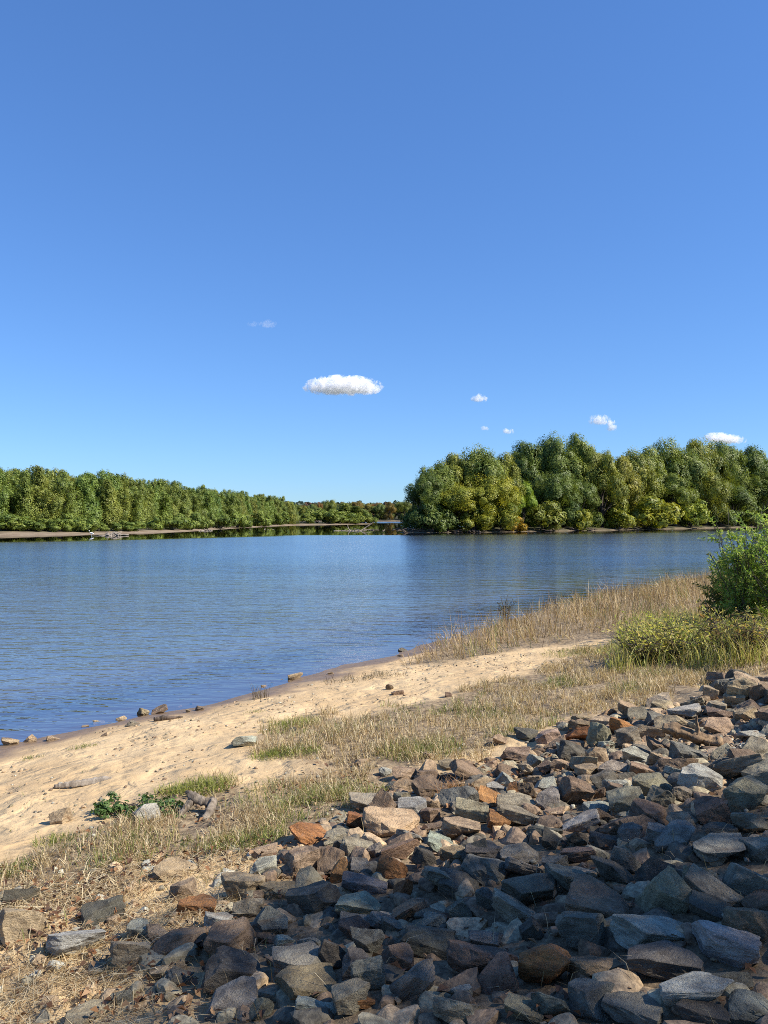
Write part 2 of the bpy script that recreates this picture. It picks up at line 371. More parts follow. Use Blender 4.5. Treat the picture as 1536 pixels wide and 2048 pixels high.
def build_ground():
    rs = np.concatenate([[.05, .6], np.exp(np.arange(math.log(1.2), math.log(48), .0085)), np.exp(np.arange(math.log(48.5), math.log(7000), .034))])
    D = math.radians
    az = np.concatenate([np.linspace(D(-180), D(-40), 29)[:-1], np.linspace(D(-40), D(40), 470), np.linspace(D(40), D(180), 29)[1:]])
    X, Y, Fc = polar(rs, az)
    Z, sn, sl_, si, sf = gz(X, Y, True)
    near = np.hypot(X, Y) < 70
    wob = .5 * (vnoise(X, Y, .9, 21) - .5) + .3 * (vnoise(X, Y, .3, 22) - .5)
    wet = np.where(sn > -20, sstep(1.25, .45, sn + wob * 1.3), 0)
    soil = np.zeros_like(X)
    for P in (GRASS_A, GRASS_B, TALL, YELL):
        soil = np.maximum(soil, sstep(-.45, .25, poly_sd(X, Y, P) + wob))
    soil = np.maximum(soil, np.maximum(0, .6 * sstep(6.6, 8.2, sn + wob * 2)) * near)
    rub = sstep(-.25, .3, poly_sd(X, Y, RIP) + wob * .6) * .85
    grav = np.exp(-((X - 3.05) ** 2 + (Y - 7.75) ** 2) / .35)
    rub = rub * (1 - .95 * np.clip(grav * 1.3, 0, 1))
    far_any = np.maximum(np.maximum(sl_, si), sf)
    bank = np.where((~near) & (sn < 0), 1.0, 0)
    bank = np.maximum(bank, sstep(60, 90, np.hypot(X, Y)))
    fr = 4 * (vnoise(X, Y, 7, 23) - .5)
    green = np.where(far_any > -5, np.maximum.reduce([sstep(5, 9, sl_ + fr), sstep(-.3, .8, si + fr * .15), sstep(10, 20, sf)]), 0)
    green = np.maximum(green, np.where((sn > 8) & (np.hypot(X, Y) > 60), .8, 0))
    me = mesh_np('ground', np.stack([X, Y, Z], 1), Fc[:, ::-1], smooth=True, mat=M_GROUND,
                 attrs=dict(wet=wet, soil=soil, rubble=rub, green=green, bank=bank))
    o = put('ground', me); tag(o, 'sandy lake shore and low wooded banks', kind='structure')
    # water
    rs = np.concatenate([np.exp(np.arange(math.log(6), math.log(60), .011)), np.exp(np.arange(math.log(60.5), math.log(6500), .022))])
    az = np.concatenate([np.linspace(D(-110), D(-34), 60)[:-1], np.linspace(D(-34), D(34), 330), np.linspace(D(34), D(110), 60)[1:]])
    X, Y, Fc = polar(rs, az)
    Z, sn, sl_, si, sf = gz(X, Y, True)
    keep = (Z[Fc] < .04).any(1)
    Fc = Fc[keep][:, ::-1]
    used = np.unique(Fc); rm = np.full(len(X), -1); rm[used] = np.arange(len(used)); Fc = rm[Fc]
    X, Y, Z, sn, sl_, si, sf = (a[used] for a in (X, Y, Z, sn, sl_, si, sf))
    wb = 14 * (vnoise(X * .35, Y, 12, 41) - .5) + 5 * (vnoise(X, Y, 4, 42) - .5)
    ruf = np.minimum(.012 + .988 * sstep(40, 47, -sl_ + wb * .35), .05 + .95 * sstep(10, 34, -si + wb * .6))
    ruf = np.where((Y > 150) & (X > -40) & (X < 8) & (Y < 430), np.minimum(ruf, .02), ruf)
    chop = .05 + np.clip(ruf, 0, 1) ** 1.5 * (.02 + .10 * sstep(25, 80, Y))
    chop = np.where(ruf < .06, .02, chop)
    ruf = ruf * (1 - .25 * sstep(40, 90, Y))
    ruf = np.where(Y > 500, .9, ruf)
    lee = sstep(11, 4, -sn) * sstep(3, 8, X) * (Y < 80)
    ruf = ruf * (1 - .35 * lee) * (0.35 + .65 * sstep(0, 2.5, -sn))
    me = mesh_np('water', np.stack([X, Y, X * 0], 1), Fc, smooth=True, mat=M_WATER, attrs=dict(depth=np.clip(-Z, 0, 5), ruffle=ruf, lee=lee, chop=chop))
    o = put('water', me); tag(o, 'rippled blue lake water', kind='structure')

build_ground()

# ------------------------------------------------------------------ rocks
def ico(sub):
    bm = bmesh.new(); bmesh.ops.create_icosphere(bm, subdivisions=sub, radius=1)
    V = np.array([v.co[:] for v in bm.verts]); Fc = np.array([[v.index for v in f.verts] for f in bm.faces]); bm.free()
    return nrm(V), Fc
ICO5 = ico(5); ICO3 = ico(3); ICO2 = ico(2)

def rock_shape(seed, base, sharp=26, rough=.05):
    r = np.random.default_rng(seed)
    V, Fc = base
    nP = r.integers(5, 9)
    nn = nrm(r.normal(size=(nP, 3))); hh = r.uniform(.42, .92, nP)
    # a roughly flat bed on top and bottom, as split stone has
    nn = np.vstack([nn, nrm(np.array([[r.normal() * .3, r.normal() * .3, 1]])), nrm(np.array([[r.normal() * .2, r.normal() * .2, -1]])), np.eye(3), -np.eye(3)])
    hh = np.concatenate([hh, [r.uniform(.5, .8), r.uniform(.55, .75)], r.uniform(.85, 1.05, 6)])
    for _ in range(9):                       # knocked-off corners
        c = nrm(r.normal(size=(1, 3))); q0 = (np.maximum(c @ nn.T, 1e-3) / hh[None]).max()
        nn = np.vstack([nn, nrm(c + r.normal(size=(1, 3)) * .25)]); hh = np.append(hh, r.uniform(.86, .97) / q0)
    q = np.maximum(V @ nn.T, 1e-3) / hh[None]
    rad = 1 / (np.sum(q ** sharp, 1) ** (1 / sharp))
    P = V * rad[:, None]
    off = Vector(r.uniform(-50, 50, 3))
    d = np.array([mnoise.fractal(Vector(p) * 2.2 + off, .9, 2.1, 5) for p in P])
    st = np.array([mnoise.noise(Vector((p[0] * 1.3, p[1] * 1.3, p[2] * 6)) + off) for p in P])
    P = P * (1 + rough * d + rough * .5 * st)[:, None]
    lo, hi = P.min(0), P.max(0)
    P = (P - (lo + hi) / 2) / (hi - lo)         # unit box, centred
    return P, Fc

def cut_rock(seed):
    # a block cut by fracture planes, edges slightly broken, faces roughened
    r = np.random.default_rng(seed)
    bm = bmesh.new(); bmesh.ops.create_cube(bm, size=2.0)
    for i in range(int(r.integers(11, 17))):
        n_ = nrm(r.normal(size=3)) if i > 1 else nrm(np.array([r.normal() * .3, r.normal() * .3, 1 - 2 * i]))
        h_ = r.uniform(.55, 1.0) if i < 8 else r.uniform(.85, 1.15)
        if i < 2: h_ = r.uniform(.5, .8)
        res = bmesh.ops.bisect_plane(bm, geom=bm.verts[:] + bm.edges[:] + bm.faces[:], plane_co=Vector(n_ * h_), plane_no=Vector(n_), clear_outer=True)
        ed = [g for g in res['geom_cut'] if isinstance(g, bmesh.types.BMEdge)]
        if len(ed) > 2: bmesh.ops.edgenet_fill(bm, edges=ed)
    bmesh.ops.remove_doubles(bm, verts=bm.verts, dist=.03)
    bmesh.ops.bevel(bm, geom=bm.edges[:], offset=.035, segments=1, affect='EDGES', clamp_overlap=True)
    for _ in range(4):
        long_e = [e for e in bm.edges if e.calc_length() > .26]
        if not long_e: break
        bmesh.ops.subdivide_edges(bm, edges=long_e, cuts=1)
        bmesh.ops.triangulate(bm, faces=bm.faces[:])
    bmesh.ops.recalc_face_normals(bm, faces=bm.faces[:])
    off = Vector(r.uniform(-50, 50, 3)); am = r.uniform(.05, .085)
    for v in bm.verts:
        f = mnoise.fractal(v.co * 1.9 + off, .8, 2.2, 5) + .6 * mnoise.noise(Vector((v.co.x, v.co.y, v.co.z * 4)) * 1.6 + off)
        v.co += v.normal * f * am
    P = np.array([v.co[:] for v in bm.verts]); bm.verts.index_update()
    bmesh.ops.triangulate(bm, faces=bm.faces[:])
    Fc = np.array([[v.index for v in f.verts] for f in bm.faces]); bm.free()
    lo, hi = P.min(0), P.max(0)
    return (P - (lo + hi) / 2) / (hi - lo), Fc
ROCKS = []
for s in range(36):
    P, Fc = cut_rock(100 + s)
    ROCKS.append(mesh_np('stone', P, Fc, smooth=False, mat=M_ROCK))

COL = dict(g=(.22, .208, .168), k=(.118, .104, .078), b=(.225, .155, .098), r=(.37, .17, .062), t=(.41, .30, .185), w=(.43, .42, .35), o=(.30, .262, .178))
CNAME = dict(g='grey', k='charcoal', b='brown', r='rust orange', t='tan', w='pale grey', o='olive grey')

# centre x, centre y, width, height in the photograph, colour letter (dark ones partly hold shade)
RIPRAP = [(614,1668,76,50,'r'),(715,1642,45,38,'r'),(744,1612,90,26,'o'),(825,1618,62,44,'g'),(783,1658,120,36,'t'),(921,1660,80,58,'t'),(944,1623,68,54,'k'),(867,1609,28,20,'k'),
(861,1633,42,34,'b'),(869,1655,40,26,'b'),(880,1689,58,42,'w'),(802,1704,80,44,'b'),(849,1722,52,46,'k'),(785,1741,64,46,'r'),(604,1728,76,62,'t'),(651,1705,24,38,'t'),(671,1704,18,38,'t'),
(711,1701,64,46,'o'),(750,1700,28,36,'g'),(680,1746,48,44,'r'),(721,1738,42,36,'g'),(624,1755,52,32,'t'),(632,1801,124,70,'k'),(729,1773,94,48,'g'),(806,1781,40,44,'r'),(720,1818,92,46,'o'),
(819,1820,72,44,'b'),(890,1772,108,52,'o'),(917,1780,90,44,'k'),(912,1713,66,38,'t'),(950,1716,60,46,'k'),(528,1738,56,40,'w'),(820,1682,60,16,'w'),(674,1680,60,20,'o'),(713,1850,70,36,'g'),(770,1852,70,36,'g'),
(1074,1524,42,26,'w'),(1093,1536,32,28,'k'),(1119,1531,38,30,'b'),(1166,1524,54,42,'o'),(1176,1542,52,34,'t'),(1150,1586,68,58,'k'),(1095,1596,48,50,'g'),(1055,1577,32,48,'b'),(1090,1572,46,22,'w'),
(1066,1563,36,28,'t'),(1053,1542,44,30,'t'),(1010,1557,46,36,'w'),(993,1578,40,26,'w'),(980,1604,60,24,'r'),(1028,1577,26,28,'r'),(1033,1608,80,36,'o'),(1040,1634,82,44,'g'),(997,1645,46,40,'r'),
(1088,1666,72,30,'k'),(1162,1645,78,42,'w'),(1254,1610,72,54,'g'),(1285,1617,32,30,'k'),(1191,1622,52,28,'w'),(1108,1627,42,24,'t'),(1230,1576,50,36,'w'),(1197,1588,34,22,'b'),(1303,1575,76,50,'o'),
(1234,1652,70,36,'b'),(1259,1673,46,48,'g'),(1105,1685,54,34,'k'),(1155,1679,44,32,'b'),(1208,1685,58,32,'k'),(1320,1675,50,50,'g'),(1303,1634,80,50,'k'),(1229,1540,56,36,'o'),(1237,1550,46,24,'t'),
(1288,1544,56,30,'t'),(1271,1511,52,32,'w'),(1314,1519,32,26,'t'),(1317,1495,50,30,'b'),(1257,1477,46,40,'k'),(1250,1454,58,34,'r'),(1199,1471,46,54,'k'),(1194,1513,42,44,'k'),(1213,1490,34,24,'w'),
(1153,1475,58,22,'r'),(1096,1478,50,34,'t'),(1084,1503,40,18,'b'),(1031,1507,60,34,'b'),(1157,1454,42,28,'b'),(1163,1437,42,20,'t'),(1209,1430,46,22,'t'),(1303,1467,52,32,'t'),
(1446,1362,58,22,'k'),(1502,1362,44,22,'k'),(1486,1385,54,54,'k'),(1470,1402,40,28,'t'),(1422,1390,28,30,'g'),(1385,1412,46,22,'k'),(1405,1402,28,20,'k'),(1430,1416,42,30,'o'),(1520,1388,40,40,'k'),
(1495,1430,48,34,'t'),(1370,1432,62,18,'w'),(1345,1450,68,24,'t'),(1440,1435,58,16,'b'),(1444,1464,62,18,'t'),(1505,1474,56,28,'g'),(1528,1433,28,26,'t'),(1257,1422,44,28,'t'),(1320,1402,50,24,'k'),
(1328,1415,46,20,'t'),(1483,1548,100,30,'k'),(1391,1547,56,34,'g'),(1350,1547,44,28,'w'),(1520,1513,34,18,'g'),
(972,1710,86,54,'k'),(1038,1716,80,38,'o'),(1110,1726,52,34,'g'),(1160,1712,66,36,'b'),(1253,1725,60,50,'g'),(1350,1682,82,58,'g'),(1438,1710,96,46,'g'),(1512,1707,56,44,'g'),(1146,1768,108,52,'g'),
(1222,1753,100,60,'k'),(1046,1746,74,28,'g'),(1056,1788,112,66,'k'),(1328,1790,92,94,'o'),(1350,1752,70,36,'k'),(1408,1762,80,56,'o'),(1432,1798,118,54,'o'),(1492,1774,94,78,'g'),(924,1824,64,50,'g'),
(975,1804,48,46,'g'),(1026,1830,98,60,'o'),(1210,1822,150,82,'b'),(1160,1866,98,84,'g'),(1067,1862,54,48,'k'),(973,1879,72,44,'g'),(1296,1882,144,72,'w'),(1450,1897,124,84,'w'),(1422,1840,88,28,'k'),
(1494,1850,84,70,'b'),(966,1930,150,66,'b'),(990,1955,82,70,'b'),(1093,1935,104,90,'r'),(1186,1944,114,62,'b'),(1330,1949,144,48,'k'),(1463,1966,72,50,'k'),(1393,1991,140,78,'w'),(825,1970,116,74,'o'),
(923,1992,46,36,'w'),(920,2035,112,44,'o'),(1045,2030,80,44,'o'),(1103,2020,76,58,'g'),(1192,2012,116,72,'g'),(1265,2035,116,50,'g'),(1405,2050,100,36,'k'),(1500,2030,80,50,'g'),(790,1855,56,42,'g'),
(858,1857,70,20,'g'),(850,1890,126,52,'k'),(862,1842,70,28,'k'),(796,1915,68,56,'b'),(445,1852,72,48,'w'),(535,1850,80,54,'g'),(496,1820,62,40,'o'),(488,1776,90,58,'t'),(528,1708,56,30,'t'),(555,1782,80,34,'t'),
(468,1946,120,84,'k'),(358,1962,54,34,'g'),(612,1941,136,58,'g'),(612,1978,128,62,'b'),(463,2007,110,66,'g'),(520,2020,58,40,'o'),(735,1958,70,64,'g'),(670,1912,70,58,'k'),(714,1930,64,60,'g'),(740,1878,62,84,'g'),
(710,1858,70,52,'k'),(620,1896,50,40,'g'),(570,1890,44,38,'w'),(632,2030,86,36,'w'),(705,2000,80,70,'o'),(725,2008,50,32,'r'),
(853,1540,46,40,'k'),(808,1549,52,28,'t'),(902,1531,50,20,'t'),(940,1548,78,30,'b'),(770,1546,26,18,'g'),(806,1575,52,30,'t'),
(1496,1592,76,66,'o'),(1505,1648,66,44,'o'),(1400,1565,76,60,'g'),(1365,1645,58,42,'k'),(1428,1627,70,56,'k'),(1364,1590,36,34,'k'),(960,1570,44,30,'k'),(905,1572,50,28,'b'),(1440,1668,64,36,'k'),(1130,1500,44,26,'g')]
# loose ones: own label each
LOOSE = [(43,1850,88,70,'t','big tan and grey block lying on sand beside straw'),(151,1890,108,60,'w','long pale grey stone with rounded top lying in the straw'),(260,1915,76,58,'o','squat olive grey stone beside the pale long stone in the straw'),
(357,1892,112,52,'b','brown layered stone overhanging a dark hollow at the straw edge'),(275,1866,40,38,'w','small whitish stone standing behind the olive grey stone'),(322,1877,56,34,'t','tan stone tucked against the brown layered stone'),
(392,1806,76,58,'r','orange tan pointed stone standing in flattened straw'),(370,1780,60,48,'t','tan wedge stone leaning behind the orange pointed stone'),(348,1742,86,40,'t','low tan and grey stone half buried in sand below the stump'),
(42,1795,62,36,'k','small charcoal stone at the edge of the dry grass clump'),(200,1835,98,40,'k','flat charcoal slab sunk in straw'),(245,1998,36,32,'g','small grey stone in brown leaf litter'),
(340,1944,80,30,'t','flat tan stone in shaded leaf litter'),(183,2035,96,26,'o','flat olive grey stone in shaded sand and leaf litter'),
(20,1486,42,15,'t','low tan stone at the water edge beside a paired stone'),(61,1478,28,20,'t','upright tan stone at the water edge'),(106,1478,32,9,'t','thin flat tan stone on wet sand'),(171,1451,18,8,'t','tiny tan stone on wet sand'),
(197,1440,31,11,'t','flat pale tan stone at the water line'),(243,1436,29,12,'t','tan stone beside the round olive stone on wet sand'),(265,1446,35,19,'o','round olive grey stone on wet sand'),(286,1422,28,22,'t','blocky tan stone standing at the water line'),
(320,1423,44,13,'b','long brown stone beside the blocky tan stone'),(376,1422,13,9,'t','tiny pale stone near the water line'),(399,1416,26,15,'b','brown pointed stone on wet sand'),(357,1409,20,7,'t','small flat stone beside the water line'),
(385,1400,15,7,'t','small pale stone touching the water'),(529,1370,22,10,'t','tan stone beside dry weeds at the water edge'),(511,1365,22,9,'k','dark stone beside dry weeds at the water edge'),(545,1363,10,9,'b','tiny brown stone at the water edge'),
(591,1352,42,16,'t','long tan stone with split top at the water line'),(662,1345,20,9,'t','small tan stone on damp sand'),(488,1482,75,36,'w','grey and white boulder at the edge of the dry grass'),(122,1633,40,34,'t','pointed tan stone alone on the sand'),
(293,1625,50,40,'w','pale grey pointed stone in green leaves beside the stump'),(585,1459,25,13,'k','small charcoal stone in front of green grass tuft'),(805,1300,24,8,'k','flat dark stone at the water line by tall grass'),
(800,1311,16,7,'b','small brown stone on damp sand by tall grass'),(780,1373,22,20,'b','brown pointed stone standing on dry sand'),(795,1387,36,10,'b','flat brown stone lying on dry sand'),(898,1389,22,16,'b','brown stone at the edge of the dry grass'),
(722,1522,32,16,'t','tan stone sunk in short grass'),(858,1510,26,18,'t','small tan stone in dry grass near the rock bank'),(1000,1480,40,30,'t','tan broken stone in dry grass near the rock bank'),(1050,1475,66,26,'k','charcoal slab at the border of dry grass and rock bank'),
(208,1471,16,6,'b','tiny brown stone on dry sand'),(566,1358,12,6,'b','tiny brown stone beside the split tan stone')]

SHADE = hits([(1700, 1480), (1536, 1500), (1180, 1540), (1000, 1690), (700, 1800), (350, 1890), (0, 2000), (-200, 2400), (1900, 2400)])
MOUND = hits([(1380, 1425), (1400, 1350), (1640, 1330), (1640, 1445)])
placed = []     # x, y, radius of every single rock
def drop_rock(cx, cy, wp, hp, col, r, sink=.14):
    bx, by, bz = hit(cx, min(cy + hp * .46, 2300))
    d = np.linalg.norm(np.array([bx, by, bz]) - CAM)
    depth = math.hypot(bx, by)
    W = wp * depth / F * 1.0; hh = hp * depth / F
    e = math.atan2(CAM[2] - bz, depth)
    Dp = W * r.uniform(.62, .85)
    H = (hh - Dp * math.sin(e) * .75) / math.cos(e)
    H = float(np.clip(H, .34 * W, 1.05 * W)) * (1 + sink)
    dirv = np.array([bx, by]) / depth
    c = np.array([bx, by]) + dirv * Dp * .42
    g = float(gz(c[0], c[1])[0])
    yaw = math.atan2(-dirv[0], dirv[1]) + r.normal() * .12
    flip = math.pi * r.integers(0, 2)
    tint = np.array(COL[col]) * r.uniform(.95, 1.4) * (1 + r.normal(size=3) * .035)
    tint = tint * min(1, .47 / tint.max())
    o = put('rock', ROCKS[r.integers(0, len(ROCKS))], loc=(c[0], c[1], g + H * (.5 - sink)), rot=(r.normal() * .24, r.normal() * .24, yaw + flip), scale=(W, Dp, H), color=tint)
    placed.append((c[0], c[1], .5 * max(W, Dp) * .8, g + H * (1 - sink)))
    return o, W, H, c

def rock_words(o, W, H, c, col):
    size = 'large' if W > .42 else 'small' if W < .22 else 'mid-sized'
    shape = 'flat' if H < .48 * W else 'blocky' if H > .85 * W else 'angular'
    if poly_sd(*c[None].T, MOUND)[0] > 0: where, wz = 'in the rock mound', 'rocks in the mound'
    elif poly_sd(*c[None].T, SHADE)[0] > 0: where, wz = 'in the shaded bank', 'shaded rocks of the bank'
    else: where, wz = 'in the sunlit bank', 'sunlit rocks of the bank'
    RK.append((o, np.array(c), size, shape, col, where, wz)); return

RK = []
def label_rocks():
    P = np.array([k[1] for k in RK])
    for i, (o, c, size, shape, col, where, wz) in enumerate(RK):
        for j in np.argsort(((P - c) ** 2).sum(1))[1:]:
            if RK[j][4] != col: break            # nearest stone of another colour
        lab = f'{size} {shape} {CNAME[col]} stone by a {RK[j][2]} {CNAME[RK[j][4]]} one {where}'
        tag(o, lab, 'rock', f'{size} {shape} {CNAME[col]} {wz} by {RK[j][2]} {CNAME[RK[j][4]]}')

rr = np.random.default_rng(77)
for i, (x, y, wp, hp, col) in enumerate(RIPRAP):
    if col == 'k' and y < 1650: col = 'obot'[i % 4]  # dark stones in the sunlit zone coloured lighter and warmer, sun put into colour
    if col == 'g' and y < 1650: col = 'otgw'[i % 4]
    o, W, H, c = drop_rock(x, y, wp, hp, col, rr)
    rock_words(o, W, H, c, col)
for (x, y, wp, hp, col, lab) in LOOSE:
    f_ = .74 if y < 1500 else 1.0
    o, W, H, c = drop_rock(x, y, wp * f_, hp * f_, col, rr, .42 if 'sunk' in lab or 'flat' in lab else .25)
    tag(o, lab, 'rock')

# gaps of the bank: a few more whole rocks, then loose rubble
cand = np.stack([rr.uniform(-2.2, 6.5, 9000), rr.uniform(2.6, 11, 9000)], 1)
cand = cand[poly_sd(cand[:, 0], cand[:, 1], RIP) > .05]
pl = np.array(placed)
added = 0
for q in cand:
    if added >= 40: break
    dd = np.hypot(pl[:, 0] - q[0], pl[:, 1] - q[1]) - pl[:, 2]
    if abs(q[0]) > .5 * q[1] or q[1] < 3.2: continue
    if np.hypot(q[0] - 3.05, q[1] - 7.75) < .45: continue
    R = dd.min()
    if R < .09: continue
    R = min(R, .14) * rr.uniform(.95, 1.15)
    W, Dp, H = 2 * R * rr.uniform(.9, 1.25), 2 * R * rr.uniform(.8, 1.1), 2 * R * rr.uniform(.6, .95)
    g = float(gz(q[0], q[1])[0]); col = rr.choice(list('gkbbobt'))
    o = put('rock', ROCKS[rr.integers(0, 30)], loc=(q[0], q[1], g + H * .22), rot=(rr.normal() * .2, rr.normal() * .2, rr.uniform(0, 6.28)), scale=(W, Dp, H), color=np.array(COL[col]) * rr.uniform(.8, 1.1))
    rock_words(o, W, H, q, col)
    pl = np.vstack([pl, [q[0], q[1], R * .8, g + H * .7]]); added += 1

label_rocks()

def stones_stuff(name, label, P, sizes, mats_cols, seed, base, zoff=.12):
    r = np.random.default_rng(seed)
    shapes = [rock_shape(500 + i, base, 12, .05)[0] for i in range(10)]
    Fb = base[1]; nv = len(base[0])
    Vs = []; Fs = []; Cs = []
    z = gz(P[:, 0], P[:, 1])
    for i, (p, s) in enumerate(zip(P, sizes)):
        a = r.uniform(0, 6.28); ca, sa = math.cos(a), math.sin(a)
        sh = shapes[r.integers(0, 10)] * s * np.array([r.uniform(.8, 1.3), r.uniform(.7, 1.1), r.uniform(.45, .85)])
        t = r.normal() * .35; ct, st = math.cos(t), math.sin(t)
        y2 = sh[:, 1] * ct - sh[:, 2] * st; z2 = sh[:, 1] * st + sh[:, 2] * ct
        V = np.stack([sh[:, 0] * ca - y2 * sa + p[0], sh[:, 0] * sa + y2 * ca + p[1], z2 + z[i] + s * zoff], 1)
        Vs.append(V); Fs.append(Fb + i * nv); c = np.array(COL[mats_cols[r.integers(0, len(mats_cols))]]) * r.uniform(.75, 1.2)
        Cs.append(np.tile(c, (nv, 1)))
    me = mesh_np(name, np.vstack(Vs), np.vstack(Fs), np.vstack(Cs), smooth=False)
    me.materials.append(M_PEB)
    o = put(name, me); tag(o, label, kind='stuff'); return o

def mat_peb():
    m, nt, o = new_mat('small_stone'); k = N(nt)
    pos = k.n('ShaderNodeNewGeometry').outputs['Position']
    n1 = k.noise(pos, 30, 5, .7); n2 = k.noise(pos, 9, 4)
    c = k.mix(1, k.attr('Col').outputs['Color'], k.mix(k.ramp(n1, .35, .65), (.6, .58, .56), (1.3, 1.28, 1.22)), 'MULTIPLY')
    c = k.mix(k.math('MULTIPLY', k.ramp(n2, .58, .7), .4), c, (.26, .16, .085))
    b = k.n('ShaderNodeBsdfPrincipled'); k.link(c, b.inputs['Base Color']); b.inputs['Roughness'].default_value = .85
    bm = k.n('ShaderNodeBump'); bm.inputs['Strength'].default_value = .5; bm.inputs['Distance'].default_value = .02
    k.link(n1, bm.inputs['Height']); k.link(bm.outputs[0], b.inputs['Normal'])
    k.link(b.outputs[0], o.inputs['Surface']); return m
M_PEB = mat_peb()
q = np.stack([rr.uniform(-3, 8, 5200), rr.uniform(2.2, 12, 5200)], 1)
q = q[poly_sd(q[:, 0], q[:, 1], RIP) > -.1][:1300]
stones_stuff('rubble', 'broken small stones filling the gaps of the rock bank', q, rr.uniform(.08, .2, len(q)), 'bbokt', 3, ICO3, -.02)
q = np.stack([rr.normal(3.05, .42, 900), rr.normal(7.75, .42, 900)], 1)
q2 = np.stack([rr.uniform(-3, 5, 700), rr.uniform(3, 9, 700)], 1)
stones_stuff('gravel', 'fine pale gravel in a pocket of the rock bank', np.vstack([q, q2]), rr.uniform(.015, .05, 1600), 'twtogb', 4, ICO2, .2)

SANDP = hits([(-60, 1720), (0, 1500), (300, 1440), (700, 1345), (860, 1320), (1000, 1310), (1200, 1290), (1180, 1310), (900, 1380), (620, 1430), (500, 1500), (350, 1570), (150, 1690)])
q = np.stack([rr.uniform(-6, 6, 9000), rr.uniform(7, 24, 9000)], 1)
q = q[(poly_sd(q[:, 0], q[:, 1], SANDP) > 0) & (vnoise(q[:, 0], q[:, 1], .8, 97) > .55)][:520]
stones_stuff('sand_pebbles', 'small pebbles and shells strewn on the sand', q, rr.uniform(.012, .045, len(q)), 'ttbkwo', 6, ICO2, .15)

LOWL = hits([(-80, 1800), (200, 1740), (420, 1700), (560, 1710), (560, 1800), (420, 1900), (380, 2048), (-80, 2150)])
q = np.stack([rr.uniform(-3.5, 1, 2500), rr.uniform(2.8, 7.5, 2500)], 1)
q = q[poly_sd(q[:, 0], q[:, 1], LOWL) > 0][:130]
stones_stuff('scattered_stones', 'small tan and grey stones scattered over the sandy soil beside the rock bank', q, rr.uniform(.035, .11, len(q)), 'ttwog', 8, ICO3, .12)

# ------------------------------------------------------------------ tubes, wood
def tube(path, rad, sides=8, jit=0, r=None):
    path = np.asarray(path, float); n = len(path); rad = np.asarray(rad, float)
    T = nrm(np.gradient(path, axis=0))
    ref = np.array([0, 0, 1.0]) if abs(T[:, 2]).mean() < .9 else np.array([1.0, 0, 0])
    U = nrm(np.cross(T, ref)); W_ = np.cross(T, U)
    a = np.linspace(0, 2 * np.pi, sides, endpoint=False)
    ring = path[:, None] + (U[:, None] * np.cos(a)[None, :, None] + W_[:, None] * np.sin(a)[None, :, None]) * rad[:, None, None] * (1 + (jit * r.normal(size=(n, sides)) if jit else np.zeros((n, sides))))[..., None]
    V = ring.reshape(-1, 3)
    i = np.arange(n - 1)[:, None] * sides + np.arange(sides)[None]
    j = np.arange(n - 1)[:, None] * sides + (np.arange(sides)[None] + 1) % sides
    Fq = np.stack([i, j, j + sides, i + sides], -1).reshape(-1, 4)
    # end caps as degenerate-free quads around a centre point
    V = np.vstack([V, path[0], path[-1]]); c0, c1 = n * sides, n * sides + 1
    s = np.arange(0, sides, 2)
    cap0 = np.stack([np.full(len(s), c0), (s + 2) % sides, s + 1, s], 1)
    b = (n - 1) * sides
    cap1 = np.stack([np.full(len(s), c1), b + s, b + s + 1, b + (s + 2) % sides], 1)
    return V, np.vstack([Fq, cap0, cap1])

def join(parts):
    Vs, Fs, o = [], [], 0
    for V, Fq in parts:
        Vs.append(V); Fs.append(Fq + o); o += len(V)
    return np.vstack(Vs), np.vstack(Fs)

def wobble(p0, p1, n, amp, r):
    t = np.linspace(0, 1, n)[:, None]
    P = np.asarray(p0) * (1 - t) + np.asarray(p1) * t
    w = np.cumsum(r.normal(size=(n, 3)), 0); w -= w[0] + (w[-1] - w[0]) * t
    return P + w * amp

# ------------------------------------------------------------------ trees
def leaves(r, cen, rad, n, size, wide=.8, sub=26, sig=.26, droop=.0, out=.8, pal=((.085, .13, .028), (.25, .285, .06))):
    cen = np.asarray(cen, float); rad = np.asarray(rad, float)
    wgt = (rad[:, 0] * rad[:, 2]); wgt = wgt / wgt.sum()
    k = len(cen)
    dirs = nrm(r.normal(size=(k, sub, 3)) + np.array([0, 0, .5]))
    tone = r.uniform(0, 1, (k, sub)); lt = r.uniform(-.25, .25, k)
    i = r.choice(k, n, p=wgt); j = r.integers(0, sub, n)
    dj = dirs[i, j]; rs = r.uniform(.28, .5, (k, sub))[i, j][:, None]
    u = nrm(r.normal(size=(n, 3))); sh = r.uniform(.62, 1.07, n)[:, None]
    off = u * rs * sh * np.array([1, 1, 1 + .6 * droop])
    off[:, 2] -= droop * .35 * r.uniform(0, 1, n) ** 2
    pos = cen[i] + rad[i] * (dj * .74 + off)
    nor = nrm(u * .7 + dj * out * 1.3 + r.normal(size=(n, 3)) * .22 + np.array([0, 0, .1]))
    up = r.normal(size=(n, 3)) + np.array([0, 0, -1.2 * (droop > 0)])
    t = nrm(np.cross(nor, nrm(up))); b = np.cross(nor, t)
    L = size * r.uniform(.6, 1.4, n)[:, None]; Wd = L * wide
    V = np.stack([pos - b * L * .5, pos + t * Wd * .5, pos + b * L * .5, pos - t * Wd * .5], 1).reshape(-1, 3)
    Fq = np.arange(n * 4).reshape(-1, 4)
    f = np.clip(tone[i, j] * .7 + lt[i] + r.uniform(0, .3, n), 0, 1)[:, None]
    col = np.array(pal[0]) * (1 - f) + np.array(pal[1]) * f
    col = col * r.uniform(.9, 1.1, n)[:, None]
    lobe = nrm(u * .55 + dj * 1.0 + r.normal(size=(n, 3)) * .18)       # foliage shades by the mass it belongs to
    return V, Fq, np.repeat(col, 4, 0), np.repeat(lobe, 4, 0)

